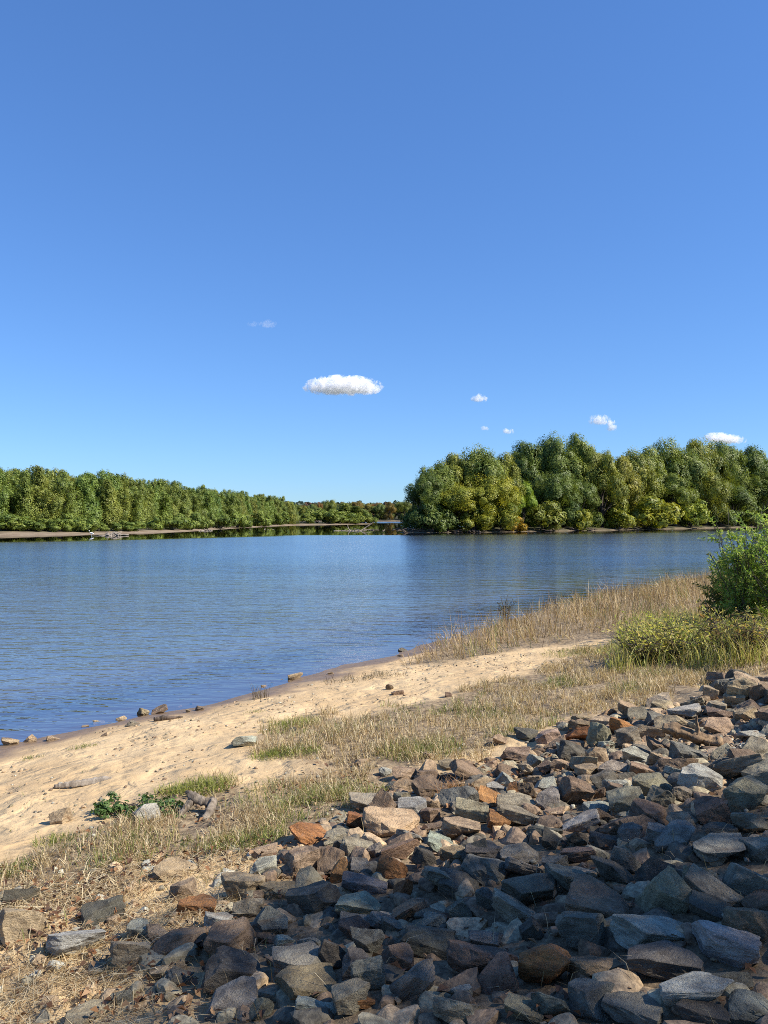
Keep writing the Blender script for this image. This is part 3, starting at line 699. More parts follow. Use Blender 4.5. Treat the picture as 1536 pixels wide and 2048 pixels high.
def make_tree_mesh(seed, H, W, kind, nleaf, lsize):
    """crown and trunk of a tree H metres high standing at the origin"""
    r = np.random.default_rng(seed)
    cen = []; rad = []; limbs = []
    th = H * r.uniform(.5, .62)
    lean = r.normal(size=2) * .04 * H
    if kind == 'willow':           # upright plumes close together
        base = .10 * H; npl = r.integers(4, 7)
        for p in range(npl):
            a = r.uniform(0, 6.28); d = W * .34 * math.sqrt(r.uniform(0.02, 1))
            top = H * r.uniform(.78, 1.0) if p else H
            if p == 0: d *= .4
            x, y = math.cos(a) * d, math.sin(a) * d
            limbs.append(((x * .1, y * .1, H * .06), (x, y, top * .86), .09))
            z = base + r.uniform(0, .1) * H
            while z < top:
                f = z / top
                R = W * (.30 - .17 * max(0, f - .35) / .65) * r.uniform(.8, 1.2)
                cen.append((x + r.normal() * W * .1, y + r.normal() * W * .1, z)); rad.append((R, R, R * 1.45))
                z += R * 1.15
        rad = np.array(rad); cen = np.array(cen); cen[:, 2] = np.minimum(cen[:, 2], H - rad[:, 2] * .9)
        dr = .3; sub = 16
    elif kind == 'broad':          # rounded heads on spreading limbs
        k = 20
        for p in range(k):
            u = nrm(r.normal(size=3)); u[2] = abs(u[2]) * 1.0 - .25 * r.uniform()
            s = r.uniform(.55, .82)
            c = np.array([u[0] * W * .5 * s, u[1] * W * .5 * s, H * (.44 + .42 * u[2] * s * 1.15)])
            R = W * r.uniform(.11, .27)
            cen.append(c); rad.append((R, R, R * r.uniform(.85, 1.15)))
            if p % 2 == 0: limbs.append(((lean[0] * .5, lean[1] * .5, H * r.uniform(.08, .3)), tuple(c), .055))
        for p in range(8):         # low skirts
            a = r.uniform(0, 6.28); R = W * r.uniform(.12, .2)
            cen.append((math.cos(a) * W * .38, math.sin(a) * W * .38, H * r.uniform(.1, .28))); rad.append((R, R, R * 1.1))
        cen = np.array(cen); rad = np.array(rad); cen[:, 2] = np.minimum(cen[:, 2], H - rad[:, 2]); cen[:, 2] = np.maximum(cen[:, 2], rad[:, 2] * .7)
        dr = .08; sub = 16
    else:                          # bush: a low heap from the ground
        for p in range(15):
            a = r.uniform(0, 6.28); d = W * .36 * math.sqrt(r.uniform(0, 1)); R = W * r.uniform(.13, .22)
            zz = H * r.uniform(.2, .85) * (1 - .6 * (d / (W * .5)) ** 2)
            cen.append((math.cos(a) * d, math.sin(a) * d, zz)); rad.append((R, R, min(R, H * .3)))
            if p % 2 == 0: limbs.append(((0, 0, 0), (cen[-1][0], cen[-1][1], zz), .03))
        cen = np.array(cen); rad = np.array(rad); cen[:, 2] = np.minimum(cen[:, 2], H - rad[:, 2] * .9); cen[:, 2] = np.maximum(cen[:, 2], rad[:, 2] * .6)
        dr = 0; sub = 16
    V, Fq, col, nm = leaves(r, cen, rad, nleaf, lsize, sub=sub, droop=dr)
    V[:, 2] *= H / np.percentile(V[:, 2], 99.7)
    V[:, 2] = np.maximum(V[:, 2], .05)
    crown = mesh_np('crown', V, Fq, col, mat=M_LEAF, smooth=True, normals=nm)
    parts = []
    tr = H * .02 + .05
    if kind != 'bush':
        P = wobble((0, 0, -.4), (lean[0], lean[1], th), 8, .03 * H * .3, r)
        parts.append(tube(P, np.linspace(tr * 1.25, tr * .5, 8), 8))
    for a, b, t in limbs:
        P = wobble(a, b, 6, .012 * H, r); parts.append(tube(P, np.linspace(tr * .55, tr * .12, 6) if kind != 'bush' else np.linspace(.07, .015, 6), 6))
    V, Fq = join(parts)
    trunk = mesh_np('trunk', V, Fq, smooth=True, mat=M_BARK)
    return crown, trunk

TREES = {'willow': [make_tree_mesh(10 + i, 14, 6.2 + .5 * (i % 3), 'willow', 19000, .27) for i in range(7)],
         'broad': [make_tree_mesh(40 + i, 18, 13 + (i % 3), 'broad', 40000, .30) for i in range(7)],
         'bush': [make_tree_mesh(70 + i, 4, 6, 'bush', 7500, .25) for i in range(5)]}
NOM = {'willow': (6.7, 14), 'broad': (14, 18), 'bush': (6, 4)}

def plant_tree(name, kind, var, x, y, Wd, Ht, tint, label, cat, group, r, zoff=-.05):
    crown, trunk = TREES[kind][var % len(TREES[kind])]
    z = float(gz(x, y)[0])
    root = put(name, None, loc=(x, y, z + zoff), rot=(0, 0, r.uniform(0, 6.28)))
    s = (Wd / NOM[kind][0], Wd / NOM[kind][0], Ht / NOM[kind][1])
    put('trunk' if kind != 'bush' else 'stem', trunk, root, scale=s)
    put('crown' if kind != 'bush' else 'foliage', crown, root, scale=s, color=tint)
    tag(root, label, cat, group)
    return root

tr_r = np.random.default_rng(9)
# left wood: a dense belt of young willows, front row along the bank and rows behind
LP = np.array([(-118, 158), (-96, 162), (-82, 165), (-72, 175), (-64, 190), (-60, 205), (-60, 222), (-57, 248), (-54, 276), (-51, 305), (-50, 332), (-46, 362), (-42, 384)], float)
seg = np.r_[0, np.cumsum(np.linalg.norm(np.diff(LP, axis=0), axis=1))]
gi = 0
for row, (off, sp) in enumerate([(0, 4.6), (4.5, 5.0), (9.5, 5.6), (16, 7.0), (24, 8.0)]):
    s = tr_r.uniform(0, 3)
    while s < seg[-1]:
        px = np.interp(s, seg, LP[:, 0]); py = np.interp(s, seg, LP[:, 1])
        i = min(np.searchsorted(seg, s, side='right') - 1, len(LP) - 2)
        T = nrm(LP[i + 1] - LP[i]); nrmv = np.array([-T[1], T[0]])
        p = np.array([px, py]) + nrmv * (off + 1.5 + tr_r.normal() * 1.1) + T * tr_r.normal() * .8
        hgt = (12.5 - .0045 * max(0, p[1] - 150)) * tr_r.uniform(.88, 1.10) * (1 - .13 * (row == 0)) + .35 * row
        wdt = tr_r.uniform(5.6, 7.6)
        tn = tr_r.uniform(1.0, 1.32) * np.array([1 + tr_r.normal() * .07, 1.0, .95])
        hw = 'tall' if hgt > 13.0 else 'short' if hgt < 11.6 else 'middling'
        cw = 'yellowish' if tn[0] > 1.22 else 'deep green' if tn[1] < 1.1 else 'fresh green'
        ww = 'wide' if wdt > 6.6 else 'slim'
        near = 'opposite the open water' if p[1] < 215 else 'toward the low point'
        lab = f'{hw} {ww} {cw} willow ' + ('in the front rank' if row == 0 else 'inside the wood') + f' behind the sandbank, {near}'
        plant_tree('willow_tree', 'willow', int(tr_r.integers(0, 7)), p[0], p[1], wdt, hgt, tn, lab, 'tree', lab.replace('willow', 'willows', 1), tr_r)
        s += sp * tr_r.uniform(.75, 1.3) * (1 + .3 * (py > 260))
# shrubs at the foot of that wood
for px, d, wd, ht in [(8, 160, 9, 3.4), (45, 161, 8, 3.0), (80, 162, 7, 2.6), (120, 163, 6, 2.8), (150, 168, 7, 3.8), (172, 167, 6, 3.0), (195, 172, 5, 2.0), (240, 176, 6, 2.4), (268, 180, 6, 2.1), (310, 192, 6, 3.4), (345, 198, 6, 3.2),
                      (375, 205, 7, 4.2), (405, 222, 7, 4.8), (440, 240, 8, 4.5), (475, 262, 8, 5.2), (485, 268, 7, 4.6), (528, 300, 9, 6.0), (560, 345, 9, 6)]:
    x = (px - 768) / F * d
    plant_tree('willow_shrub', 'bush', int(tr_r.integers(0, 5)), x, d, wd, ht, np.array([1.1, 1.15, 1.0]) * tr_r.uniform(.85, 1.15), f"{'tall' if ht > 4 else 'low' if ht < 2.7 else 'mid-height'} {'broad' if wd > 6.5 else 'narrow'} green shrub {'by the driftwood heap' if 140 < px < 300 else 'left of the driftwood heap' if px < 141 else 'past the driftwood heap'} at the willow wood's foot", 'shrub', f'shrubs of the willow wood foot {wd > 6.5} {ht > 4} {ht < 2.7} {px < 141} {px < 300}', tr_r)
# the low point of land in mid channel
for px, d, wd, ht, nm, lab in [(610, 395, 12, 5.0, 'shrub', None), (635, 408, 15, 7.5, 'shrub', 'rounded light green shrub on the low point beyond the willow wood'), (655, 405, 14, 7.4, 'shrub', 'bushy light green shrub with bare stems at the water on the low point'),
                               (690, 440, 20, 10.5, 'tree', 'broad darker green willow rising behind the shrubs of the low point'), (712, 442, 18, 9.0, 'tree', 'rounded green willow at the tip of the low point'),
                               (680, 418, 16, 6.2, 'shrub', None), (700, 425, 16, 5.6, 'shrub', None), (728, 440, 12, 6.5, 'shrub', None), (745, 444, 8, 4.0, 'shrub', None)]:
    x = (px - 768) / F * d
    if nm == 'tree':
        plant_tree('willow_tree', 'willow', int(tr_r.integers(0, 7)), x, d, wd, ht, (1.05, 1.05, .95), lab, 'tree', None, tr_r)
    else:
        plant_tree('willow_shrub', 'bush', int(tr_r.integers(0, 5)), x, d, wd, ht, np.array([1.2, 1.2, 1.0]), lab or 'small green shrub on the low point of land in the channel', 'shrub', None if lab else 'small shrubs on the low point', tr_r)

# island wood on the right; px, top y, width px, metres behind the shore, tint, kind, label
def shore_d(px):
    return float(np.interp(px, [795, 870, 1000, 1130, 1250, 1390, 1536, 1700], [180, 182, 189, 205, 221, 254, 293, 340]))
DK, GR, OL, YE, BR = (.62, .68, .62), (.88, .88, .75), (1.05, .92, .65), (1.35, 1.12, .6), (1.15, 1.3, .75)  # DK also tints the trees labelled shaded: shade put into the leaf colour
ISLAND = [(846, 946, 82, 6, DK, 'broad', 'dark green willow leaning out over the tip of the wooded island'), (872, 930, 90, 12, GR, 'broad', 'green willow next to the leaning one on the island tip'),
 (908, 908, 110, 16, OL, 'broad', 'tall olive green willow in the lower left group of the island'), (955, 896, 118, 14, GR, 'broad', 'tallest round-headed willow of the island tip group'),
 (1000, 908, 90, 18, OL, 'broad', 'olive green tree beside the round-headed willow on the island'), (928, 964, 110, 5, YE, 'broad', 'yellow olive willow in front of the island tip group'),
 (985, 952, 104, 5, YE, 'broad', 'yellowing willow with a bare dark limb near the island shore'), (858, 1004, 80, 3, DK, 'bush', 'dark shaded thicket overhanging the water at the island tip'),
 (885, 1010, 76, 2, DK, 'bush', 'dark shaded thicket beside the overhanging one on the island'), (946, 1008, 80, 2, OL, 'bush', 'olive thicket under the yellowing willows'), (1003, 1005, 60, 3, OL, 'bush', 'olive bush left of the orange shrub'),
 (1048, 964, 56, 10, BR, 'broad', 'small bright lime green tree in the island wood'), (1088, 1003, 92, 3, OL, 'bush', 'wide olive green bush at the island shore beside the orange shrub'), (1030, 1033, 50, 1.5, (2.0, 1.05, .5), 'bush', 'small orange tinted shrub at the island waterline'),
 (1160, 1019, 56, 2, YE, 'bush', 'small yellow green bush with fallen limb at the island shore'), (1062, 884, 104, 34, DK, 'broad', 'tall dark green tree behind the lime green one'), (1028, 906, 84, 36, DK, 'broad', 'dark tree in the dip of the island wood outline'),
 (1108, 872, 108, 28, DK, 'broad', 'tall straight-trunked dark green tree in mid island'), (1152, 869, 104, 25, GR, 'broad', 'highest broad green tree of the island'), (1190, 884, 88, 22, OL, 'broad', 'tall yellowing tree beside the highest green tree'),
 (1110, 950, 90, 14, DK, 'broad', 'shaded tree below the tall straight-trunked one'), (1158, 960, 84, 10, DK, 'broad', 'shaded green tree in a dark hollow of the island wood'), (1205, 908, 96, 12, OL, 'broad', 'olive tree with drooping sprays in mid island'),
 (1235, 915, 90, 12, (1.2, .95, .65), 'broad', 'bronze tinted willow in mid island'), (1268, 902, 100, 22, OL, 'broad', 'olive willow in the dip right of the highest tree'), (1292, 897, 100, 36, GR, 'broad', 'green tree on the skyline past the dip of the island wood'),
 (1340, 882, 104, 36, GR, 'broad', 'broad green skyline tree of the right island wood'), (1395, 880, 96, 32, OL, 'broad', 'pale olive skyline tree below the small cloud'), (1432, 884, 100, 30, GR, 'broad', 'full green skyline tree below the right cloud'),
 (1482, 896, 104, 30, DK, 'broad', 'dark green skyline tree above the near green bush'), (1526, 902, 100, 30, GR, 'broad', 'green skyline tree far along the island wood'), (1575, 900, 100, 30, GR, 'broad', 'green tree at the end of the island wood'),
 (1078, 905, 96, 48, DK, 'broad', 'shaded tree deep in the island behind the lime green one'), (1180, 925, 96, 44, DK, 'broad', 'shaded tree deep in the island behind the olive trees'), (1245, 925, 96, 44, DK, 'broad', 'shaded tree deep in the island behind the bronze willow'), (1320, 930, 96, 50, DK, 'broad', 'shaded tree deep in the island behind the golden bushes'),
 (1290, 992, 130, 3, YE, 'bush', 'big golden yellow bush at the island waterline'), (1330, 1004, 70, 3, YE, 'bush', 'golden bush grown into the big golden one'), (1240, 1008, 70, 3, YE, 'bush', 'low golden bush with grey twigs at the island waterline'),
 (1350, 948, 96, 10, GR, 'broad', 'weeping green willow above the golden bushes'), (1382, 998, 80, 4, (1.45, 1.35, .8), 'bush', 'yellow green weeping shrub right of the golden bush'), (1412, 944, 92, 14, OL, 'broad', 'tall weeping yellow green willow in the right island wood'),
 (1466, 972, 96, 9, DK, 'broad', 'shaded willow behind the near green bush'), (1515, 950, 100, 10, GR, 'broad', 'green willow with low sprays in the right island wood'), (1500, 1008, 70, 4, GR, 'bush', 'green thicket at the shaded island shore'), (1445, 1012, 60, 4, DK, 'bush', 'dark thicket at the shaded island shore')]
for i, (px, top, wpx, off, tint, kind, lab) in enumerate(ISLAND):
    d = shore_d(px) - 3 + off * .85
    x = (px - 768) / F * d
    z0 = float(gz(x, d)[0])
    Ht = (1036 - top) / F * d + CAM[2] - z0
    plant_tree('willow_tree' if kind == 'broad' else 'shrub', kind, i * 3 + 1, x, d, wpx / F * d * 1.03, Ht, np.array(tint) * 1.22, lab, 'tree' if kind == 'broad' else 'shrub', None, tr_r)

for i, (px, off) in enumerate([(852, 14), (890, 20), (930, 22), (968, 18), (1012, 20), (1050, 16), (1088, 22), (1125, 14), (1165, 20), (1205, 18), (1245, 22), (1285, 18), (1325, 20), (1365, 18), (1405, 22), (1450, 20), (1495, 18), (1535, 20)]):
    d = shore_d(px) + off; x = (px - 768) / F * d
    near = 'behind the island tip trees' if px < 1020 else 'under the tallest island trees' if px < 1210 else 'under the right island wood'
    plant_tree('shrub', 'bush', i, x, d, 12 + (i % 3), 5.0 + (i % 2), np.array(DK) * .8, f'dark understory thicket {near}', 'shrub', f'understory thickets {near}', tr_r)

# far shore: front trees singly, the wooded hills behind as one mass
FARC = [((.8, .85, .95), 'dark green'), ((1.05, 1.0, .95), 'green'), ((1.35, .8, .9), 'russet'), ((1.4, .95, .85), 'orange brown'), ((1.3, 1.15, .9), 'yellow green'), ((1.6, .7, .9), 'red')]
for i in range(34):
    px = 560 + i * 8.3 + tr_r.normal() * 2.5
    d = 770 + tr_r.uniform(0, 35) + 25 * (i % 3); x = (px - 768) / F * d
    ci = int([0, 2, 3, 0, 1, 2, 4, 0, 3, 1, 5, 0, 4][i % 13])
    plant_tree('autumn_tree', 'broad', i, x, d, tr_r.uniform(11, 16), tr_r.uniform(13, 20), np.array(FARC[ci][0]), f'{FARC[ci][1]} tree on the farthest shore of the lake', 'tree', f'{FARC[ci][1]} trees on the farthest shore', tr_r)

def far_wood():
    r = np.random.default_rng(61)
    n = 1500
    y = r.uniform(850, 2700, n); x = r.uniform(-.42, .12, n) * y
    # a low wooded ridge behind the left wood
    n2 = 500
    y2 = r.uniform(280, 620, n2); x2 = -r.uniform(120, 330, n2)
    x = np.r_[x, x2]; y = np.r_[y, y2]
    z = gz(x, y); R = r.uniform(4.5, 8, len(x))
    cols = np.array([(.06, .085, .05), (.08, .10, .05), (.16, .085, .05), (.17, .11, .05), (.13, .12, .05), (.065, .085, .05)])
    Vs, Cs = [], []
    per = 80
    for i in range(len(x)):
        u = nrm(r.normal(size=(per, 3))); u[:, 2] = np.abs(u[:, 2]) * 1.2 - .3
        p = np.array([x[i], y[i], z[i] + R[i] * 1.35]) + u * R[i] * np.array([1, 1, 1.15]) * r.uniform(.7, 1.08, (per, 1))
        nn = nrm(u + r.normal(size=(per, 3)) * .5); t = nrm(np.cross(nn, r.normal(size=(per, 3)))); b = np.cross(nn, t)
        L = R[i] * r.uniform(.16, .34, (per, 1))
        Vs.append(np.stack([p - t * L, p - b * L, p + t * L, p + b * L], 1).reshape(-1, 3))
        c = cols[0 if i >= n else r.choice(6, p=[.38, .22, .12, .1, .08, .1])] * r.uniform(.75, 1.25)
        Cs.append(np.repeat(c * r.uniform(.8, 1.2, (per, 1)), 4, 0))
    V = np.vstack(Vs)
    me = mesh_np('far_wood', V, np.arange(len(V)).reshape(-1, 4), np.vstack(Cs), mat=M_LEAF)
    o = put('far_wood', me); tag(o, 'distant wooded hills with autumn colours', kind='stuff')
far_wood()

# shade trees that stand on the bank right of the camera
def shade_tree(x, y, H, R, cz, seed, label, n=20000, sz=.17):
    r = np.random.default_rng(seed)
    cen = []; rad = []; limbs = []
    for p in range(34):
        u = nrm(r.normal(size=3)) * r.uniform(.3, .9)
        c = np.array([u[0] * R, u[1] * R, cz + u[2] * R * .75]); q = R * r.uniform(.2, .32)
        cen.append(c); rad.append((q, q, q * .8))
        if p % 2 == 0: limbs.append(tuple(c))
    V, Fq, col, _ = leaves(r, cen, rad, n, sz, wide=.5, sub=30, sig=.3)
    z = float(gz(x, y)[0])
    root = put('oak_tree', None, loc=(x, y, z - .05)); tag(root, label, 'tree')
    put('crown', mesh_np('crown', V, Fq, col, mat=M_LEAF), root)
    parts = [tube(wobble((0, 0, -.3), (0, 0, cz), 8, .05, r), np.linspace(.3, .16, 8), 10)]
    for c in limbs: parts.append(tube(wobble((0, 0, cz * r.uniform(.45, .85)), c, 6, .12, r), np.linspace(.1, .02, 6), 6))
    V, Fq = join(parts); put('trunk', mesh_np('trunk', V, Fq, smooth=True, mat=M_BARK), root)
shade_tree(15.2, -.75, 14, 4.2, 9.2, 301, 'spreading oak on the bank that shades the near rocks', 19000, .2)
shade_tree(12.4, -4.6, 13, 4.2, 8.6, 302, 'leafy oak behind the rock bank that shades the near sand', 19000, .2)
for i, (x, y, lab) in enumerate([(-6, -5.5, 'added unseen oak behind the beach that blocks sky light'), (1.5, -4.9, 'added unseen oak straight behind the rocks that blocks sky light'), (8.5, -7.5, 'added unseen oak up the bank between two others'), (20, -6, 'added unseen oak farthest up the bank behind the rocks')]):
    o0 = bpy.data.objects['oak_tree']  # unseen extra oaks, added to cut the sky fill on the shaded rocks
    c = put('oak_tree', None, loc=(x, y, float(gz(x, y)[0]) - .05), rot=(0, 0, 1.3 * i + .7)); tag(c, lab, 'tree')
    for ch in o0.children:
        k_ = ch.copy(); C.objects.link(k_); k_.parent = c

# ------------------------------------------------------------------ grass, weeds, litter
def blades(P, h, lean, width, cols, r, droop=.4, az=None, zoff=0.0):
    """5-vertex bent blades; P (n,2)"""
    n = len(P)
    z = gz(P[:, 0], P[:, 1]) + zoff
    a = r.uniform(0, 6.283, n) if az is None else az
    dx, dy = np.cos(a), np.sin(a)
    f = r.uniform(0, 6.283, n); wx, wy = np.cos(f), np.sin(f)
    base = np.stack([P[:, 0], P[:, 1], z - .01], 1)
    H = h[:, None]
    a1, a2 = lean * .6, np.minimum(lean * (1.1 + droop), 2.0)
    mid = base + .55 * H * np.stack([dx * np.sin(a1), dy * np.sin(a1), np.cos(a1)], 1)
    tip = mid + .45 * H * np.stack([dx * np.sin(a2), dy * np.sin(a2), np.cos(a2)], 1)
    wv = np.stack([wx, wy, np.zeros(n)], 1) * (width[:, None] * .5)
    V = np.stack([base - wv, base + wv, mid - wv * .75, mid + wv * .75, tip], 1).reshape(-1, 3)
    i = np.arange(n)[:, None] * 5
    Fc = np.concatenate([i + np.array([[0, 1, 3]]), i + np.array([[0, 3, 2]]), i + np.array([[2, 3, 4]])], 0)
    return V, Fc, np.repeat(cols, 5, 0)

STRAW = np.array([(.50, .39, .22), (.58, .47, .29), (.40, .29, .15), (.30, .20, .10), (.66, .56, .37)])
GREEN = np.array([(.15, .18, .045), (.22, .25, .06), (.10, .14, .035), (.33, .32, .10)])
def pick(pal, n, r): return pal[r.integers(0, len(pal), n)] * r.uniform(.8, 1.2, n)[:, None]

def scatter(poly, n, r, pad=.3, patch=.0, scale=.6, seed=0):
    P = np.asarray(poly); lo, hi = P.min(0) - pad, P.max(0) + pad
    q = r.uniform(lo, hi, (n, 2))
    sd = poly_sd(q[:, 0], q[:, 1], P)
    k = sd + (vnoise(q[:, 0], q[:, 1], scale, 50 + seed) - .5) * 1.2 * pad * 2 > 0
    if patch: k &= vnoise(q[:, 0], q[:, 1], scale * 1.4, 60 + seed) + .35 * r.uniform(-1, 1, n) > patch
    return q[k]

def grass_obj(name, label, sets):
    V, Fc, Cc, o = [], [], [], 0
    for v, f, c in sets:
        V.append(v); Fc.append(f + o); Cc.append(c); o += len(v)
    me = mesh_np(name, np.vstack(V), np.vstack(Fc), np.vstack(Cc), mat=M_GRASS)
    ob = put(name, me); tag(ob, label, kind='stuff'); return ob

gr = np.random.default_rng(21)
def mixcol(q, r, gfrac, seed):
    n = len(q)
    g = (vnoise(q[:, 0], q[:, 1], .7, seed) * .8 + r.uniform(0, .4, n)) > (1.05 - gfrac)
    return np.where(g[:, None], pick(GREEN, n, r), pick(STRAW, n, r))

def tussock(q, r, k, sig, frac=.75):
    # gather most blades into tussocks
    c = q[r.integers(0, len(q), k)]; m = r.uniform(size=len(q)) < frac
    j = np.array([np.argmin((c[:, 0] - p[0]) ** 2 + (c[:, 1] - p[1]) ** 2) for p in q[m]])
    q = q.copy(); q[m] = c[j] + (q[m] - c[j]) * r.uniform(.15, .6, (len(j), 1)) + r.normal(size=(len(j), 2)) * sig * .3
    return q
rock_xy = np.array([p[:3] for p in placed])
def off_rocks(q, f=.85):
    d = np.hypot(q[:, None, 0] - rock_xy[None, :, 0], q[:, None, 1] - rock_xy[None, :, 1]) - rock_xy[None, :, 2] * f
    return q[d.min(1) > 0]

# short dry band above the beach
q = off_rocks(tussock(scatter(GRASS_A, 150000, gr, .4, .42, .45, 1), gr, 1500, .1))
# keep the open sandy lane of the photograph clear
n = len(q); dist = np.hypot(q[:, 0], q[:, 1])
A1 = blades(q, gr.uniform(.06, .22, n) * (.5 + .9 * vnoise(q[:, 0], q[:, 1], .5, 71)), gr.uniform(.15, 1.5, n), .0045 + .0003 * dist, mixcol(q, gr, .2, 72), gr)
grass_obj('dry_grass', 'band of short dry grass between the beach and the rock bank', [A1])
q = off_rocks(tussock(scatter(GRASS_B, 52000, gr, .25, .54, .4, 2), gr, 420, .09)); n = len(q)
B1 = blades(q, gr.uniform(.05, .19, n), gr.uniform(.2, 1.7, n), np.full(n, .0055), mixcol(q, gr, .2, 73), gr)
grass_obj('mixed_grass', 'patch of dry and green grass round the stump', [B1])
# tall straw by the water
q = tussock(scatter(TALL, 100000, gr, .5, .26, 1.2, 3), gr, 1500, .3, .85)
sn_ = land(q[:, 0], q[:, 1])[0]; q = q[sn_ > .15]; n = len(q); dist = np.hypot(q[:, 0], q[:, 1])
hh = gr.uniform(.3, 1.0, n) * (.4 + .6 * vnoise(q[:, 0], q[:, 1], 1.1, 74) + .45 * vnoise(q[:, 0], q[:, 1], .35, 90))
tallp = np.array([(.44, .31, .16), (.52, .39, .21), (.32, .21, .10), (.24, .15, .075), (.60, .48, .29)])
tc_ = pick(tallp, n, gr) * (.6 + .65 * vnoise(q[:, 0], q[:, 1], .7, 91))[:, None]; gm = vnoise(q[:, 0], q[:, 1], 1.0, 75) + gr.uniform(-.1, .3, n) > .97
tc_[gm] = pick(GREEN, int(gm.sum()), gr)
az_ = 6.283 * vnoise(q[:, 0], q[:, 1], 2.2, 79) * 1.5 + gr.normal(size=n) * .9
T1 = blades(q, hh * .92, gr.uniform(.05, 1.6, n) * (.5 + vnoise(q[:, 0], q[:, 1], .8, 80)), .004 + .00036 * dist, tc_, gr, .5, az=az_)
# thin upright seed stalks along the edge
q = scatter(TALL, 2600, gr, .6, 0, 1.2, 5); q = q[land(q[:, 0], q[:, 1])[0] > -.3]; n = len(q)
T2 = blades(q, gr.uniform(.6, 1.05, n), gr.uniform(.05, .6, n), np.full(n, .013), pick(tallp * .7, n, gr), gr, .3)
grass_obj('tall_dry_grass', 'tall straw coloured grass along the water', [T1, T2])
# yellow-green weeds below the willow bush
q = off_rocks(scatter(YELL, 26000, gr, .5, .25, .8, 6)); n = len(q)
wp_ = np.array([(.40, .40, .10), (.50, .47, .14), (.30, .34, .08), (.54, .46, .2), (.42, .32, .15)])
Y1 = blades(q, gr.uniform(.15, .6, n) * (.5 + .9 * vnoise(q[:, 0], q[:, 1], .9, 77)), gr.uniform(.15, .9, n), gr.uniform(.008, .02, n), pick(wp_, n, gr), gr, .6)
grass_obj('yellow_weeds', 'yellow green weeds growing below the willow bush', [Y1])
# bleached straw lying flat on the sand left of the rocks
LITT = hits([(-80, 1790), (120, 1770), (260, 1720), (420, 1690), (560, 1700), (590, 1760), (520, 1830), (560, 1900), (420, 2000), (300, 2048), (380, 2250), (-120, 2250)])
q = scatter(LITT, 20000, gr, .2, .56, .4, 8); n = len(q)
L1 = blades(q, gr.uniform(.1, .42, n), np.full(n, 1.4), gr.uniform(.004, .008, n), pick(STRAW, n, gr), gr, .25, zoff=.02)
v = L1[0].reshape(-1, 5, 3); zb = gz(v[:, 2, 0], v[:, 2, 1]); v[:, 2, 2] = v[:, 3, 2] = zb + gr.uniform(.01, .06, n); v[:, 4, 2] = gz(v[:, 4, 0], v[:, 4, 1]) + gr.uniform(.005, .04, n)
q = off_rocks(scatter(LITT, 7000, gr, .2, .56, .4, 9)); n = len(q)
L2 = blades(q, gr.uniform(.05, .2, n), gr.uniform(.4, 1.4, n), np.full(n, .005), mixcol(q, gr, .15, 78), gr)
q = scatter(RIP, 5000, gr, .1, .60, .5, 10); n = len(q)
L3 = blades(q, gr.uniform(.08, .25, n), gr.uniform(.5, 1.8, n), np.full(n, .004), pick(STRAW * .8, n, gr), gr)
grass_obj('straw_litter', 'flattened bleached straw strewn on the sand', [(v.reshape(-1, 3), L1[1], L1[2]), L2, L3])
# sparse sprigs and debris on the open sand
SAND = hits([(-60, 1720), (0, 1530), (300, 1450), (700, 1350), (860, 1320), (1000, 1310), (1200, 1290), (1180, 1310), (900, 1380), (620, 1430), (500, 1500), (350, 1570), (150, 1690)])
q = scatter(SAND, 9000, gr, .3, .68, .5, 11); n = len(q)
D1 = blades(q, gr.uniform(.02, .08, n), gr.uniform(.5, 2.2, n), gr.uniform(.004, .009, n), np.where(gr.uniform(size=n)[:, None] > .5, pick(STRAW * .45, n, gr), pick(GREEN * .8, n, gr)), gr)
grass_obj('sand_sprigs', 'sparse sprigs and bits of straw on the open sand', [D1])

def litter():
    r = np.random.default_rng(33)
    q = np.vstack([scatter(LITT, 4000, r, .2, .52, .5, 12), scatter(RIP, 6500, r, .1, .5, .5, 13)])
    q3 = scatter(GRASS_B, 900, r, .2, .5, .4, 14); q = np.vstack([q, q3])
    n = len(q); z = gz(q[:, 0], q[:, 1])
    a = r.uniform(0, 6.28, n); L = r.uniform(.012, .034, n); Wd = L * r.uniform(.4, .7, n)
    t = np.stack([np.cos(a), np.sin(a), r.normal(size=n) * .35], 1); t = nrm(t)
    b = nrm(np.cross(np.stack([r.normal(size=n) * .4, r.normal(size=n) * .4, np.ones(n)], 1), t))
    c = np.stack([q[:, 0], q[:, 1], z + r.uniform(.01, .06, n)], 1)
    upv = np.array([0, 0, 1.0])
    k1 = c - t * L[:, None]; k2 = c + t * L[:, None]
    cu = (r.uniform(.1, .6, n) * L)[:, None] * upv
    V = np.stack([k1, c - b * Wd[:, None] + cu, k2, c + b * Wd[:, None] + cu], 1).reshape(-1, 3)
    i = np.arange(n)[:, None] * 4
    Fc = np.concatenate([i + np.array([[0, 1, 2]]), i + np.array([[0, 2, 3]])], 0)
    pal = np.array([(.17, .075, .03), (.11, .055, .03), (.24, .13, .06), (.08, .045, .028), (.28, .17, .09)])
    me = mesh_np('leaf_litter', V, Fc, np.repeat(pick(pal, n, r), 4, 0), mat=M_LITTER)
    o = put('leaf_litter', me); tag(o, 'brown dead leaves caught between rocks and straw', kind='stuff')
litter()

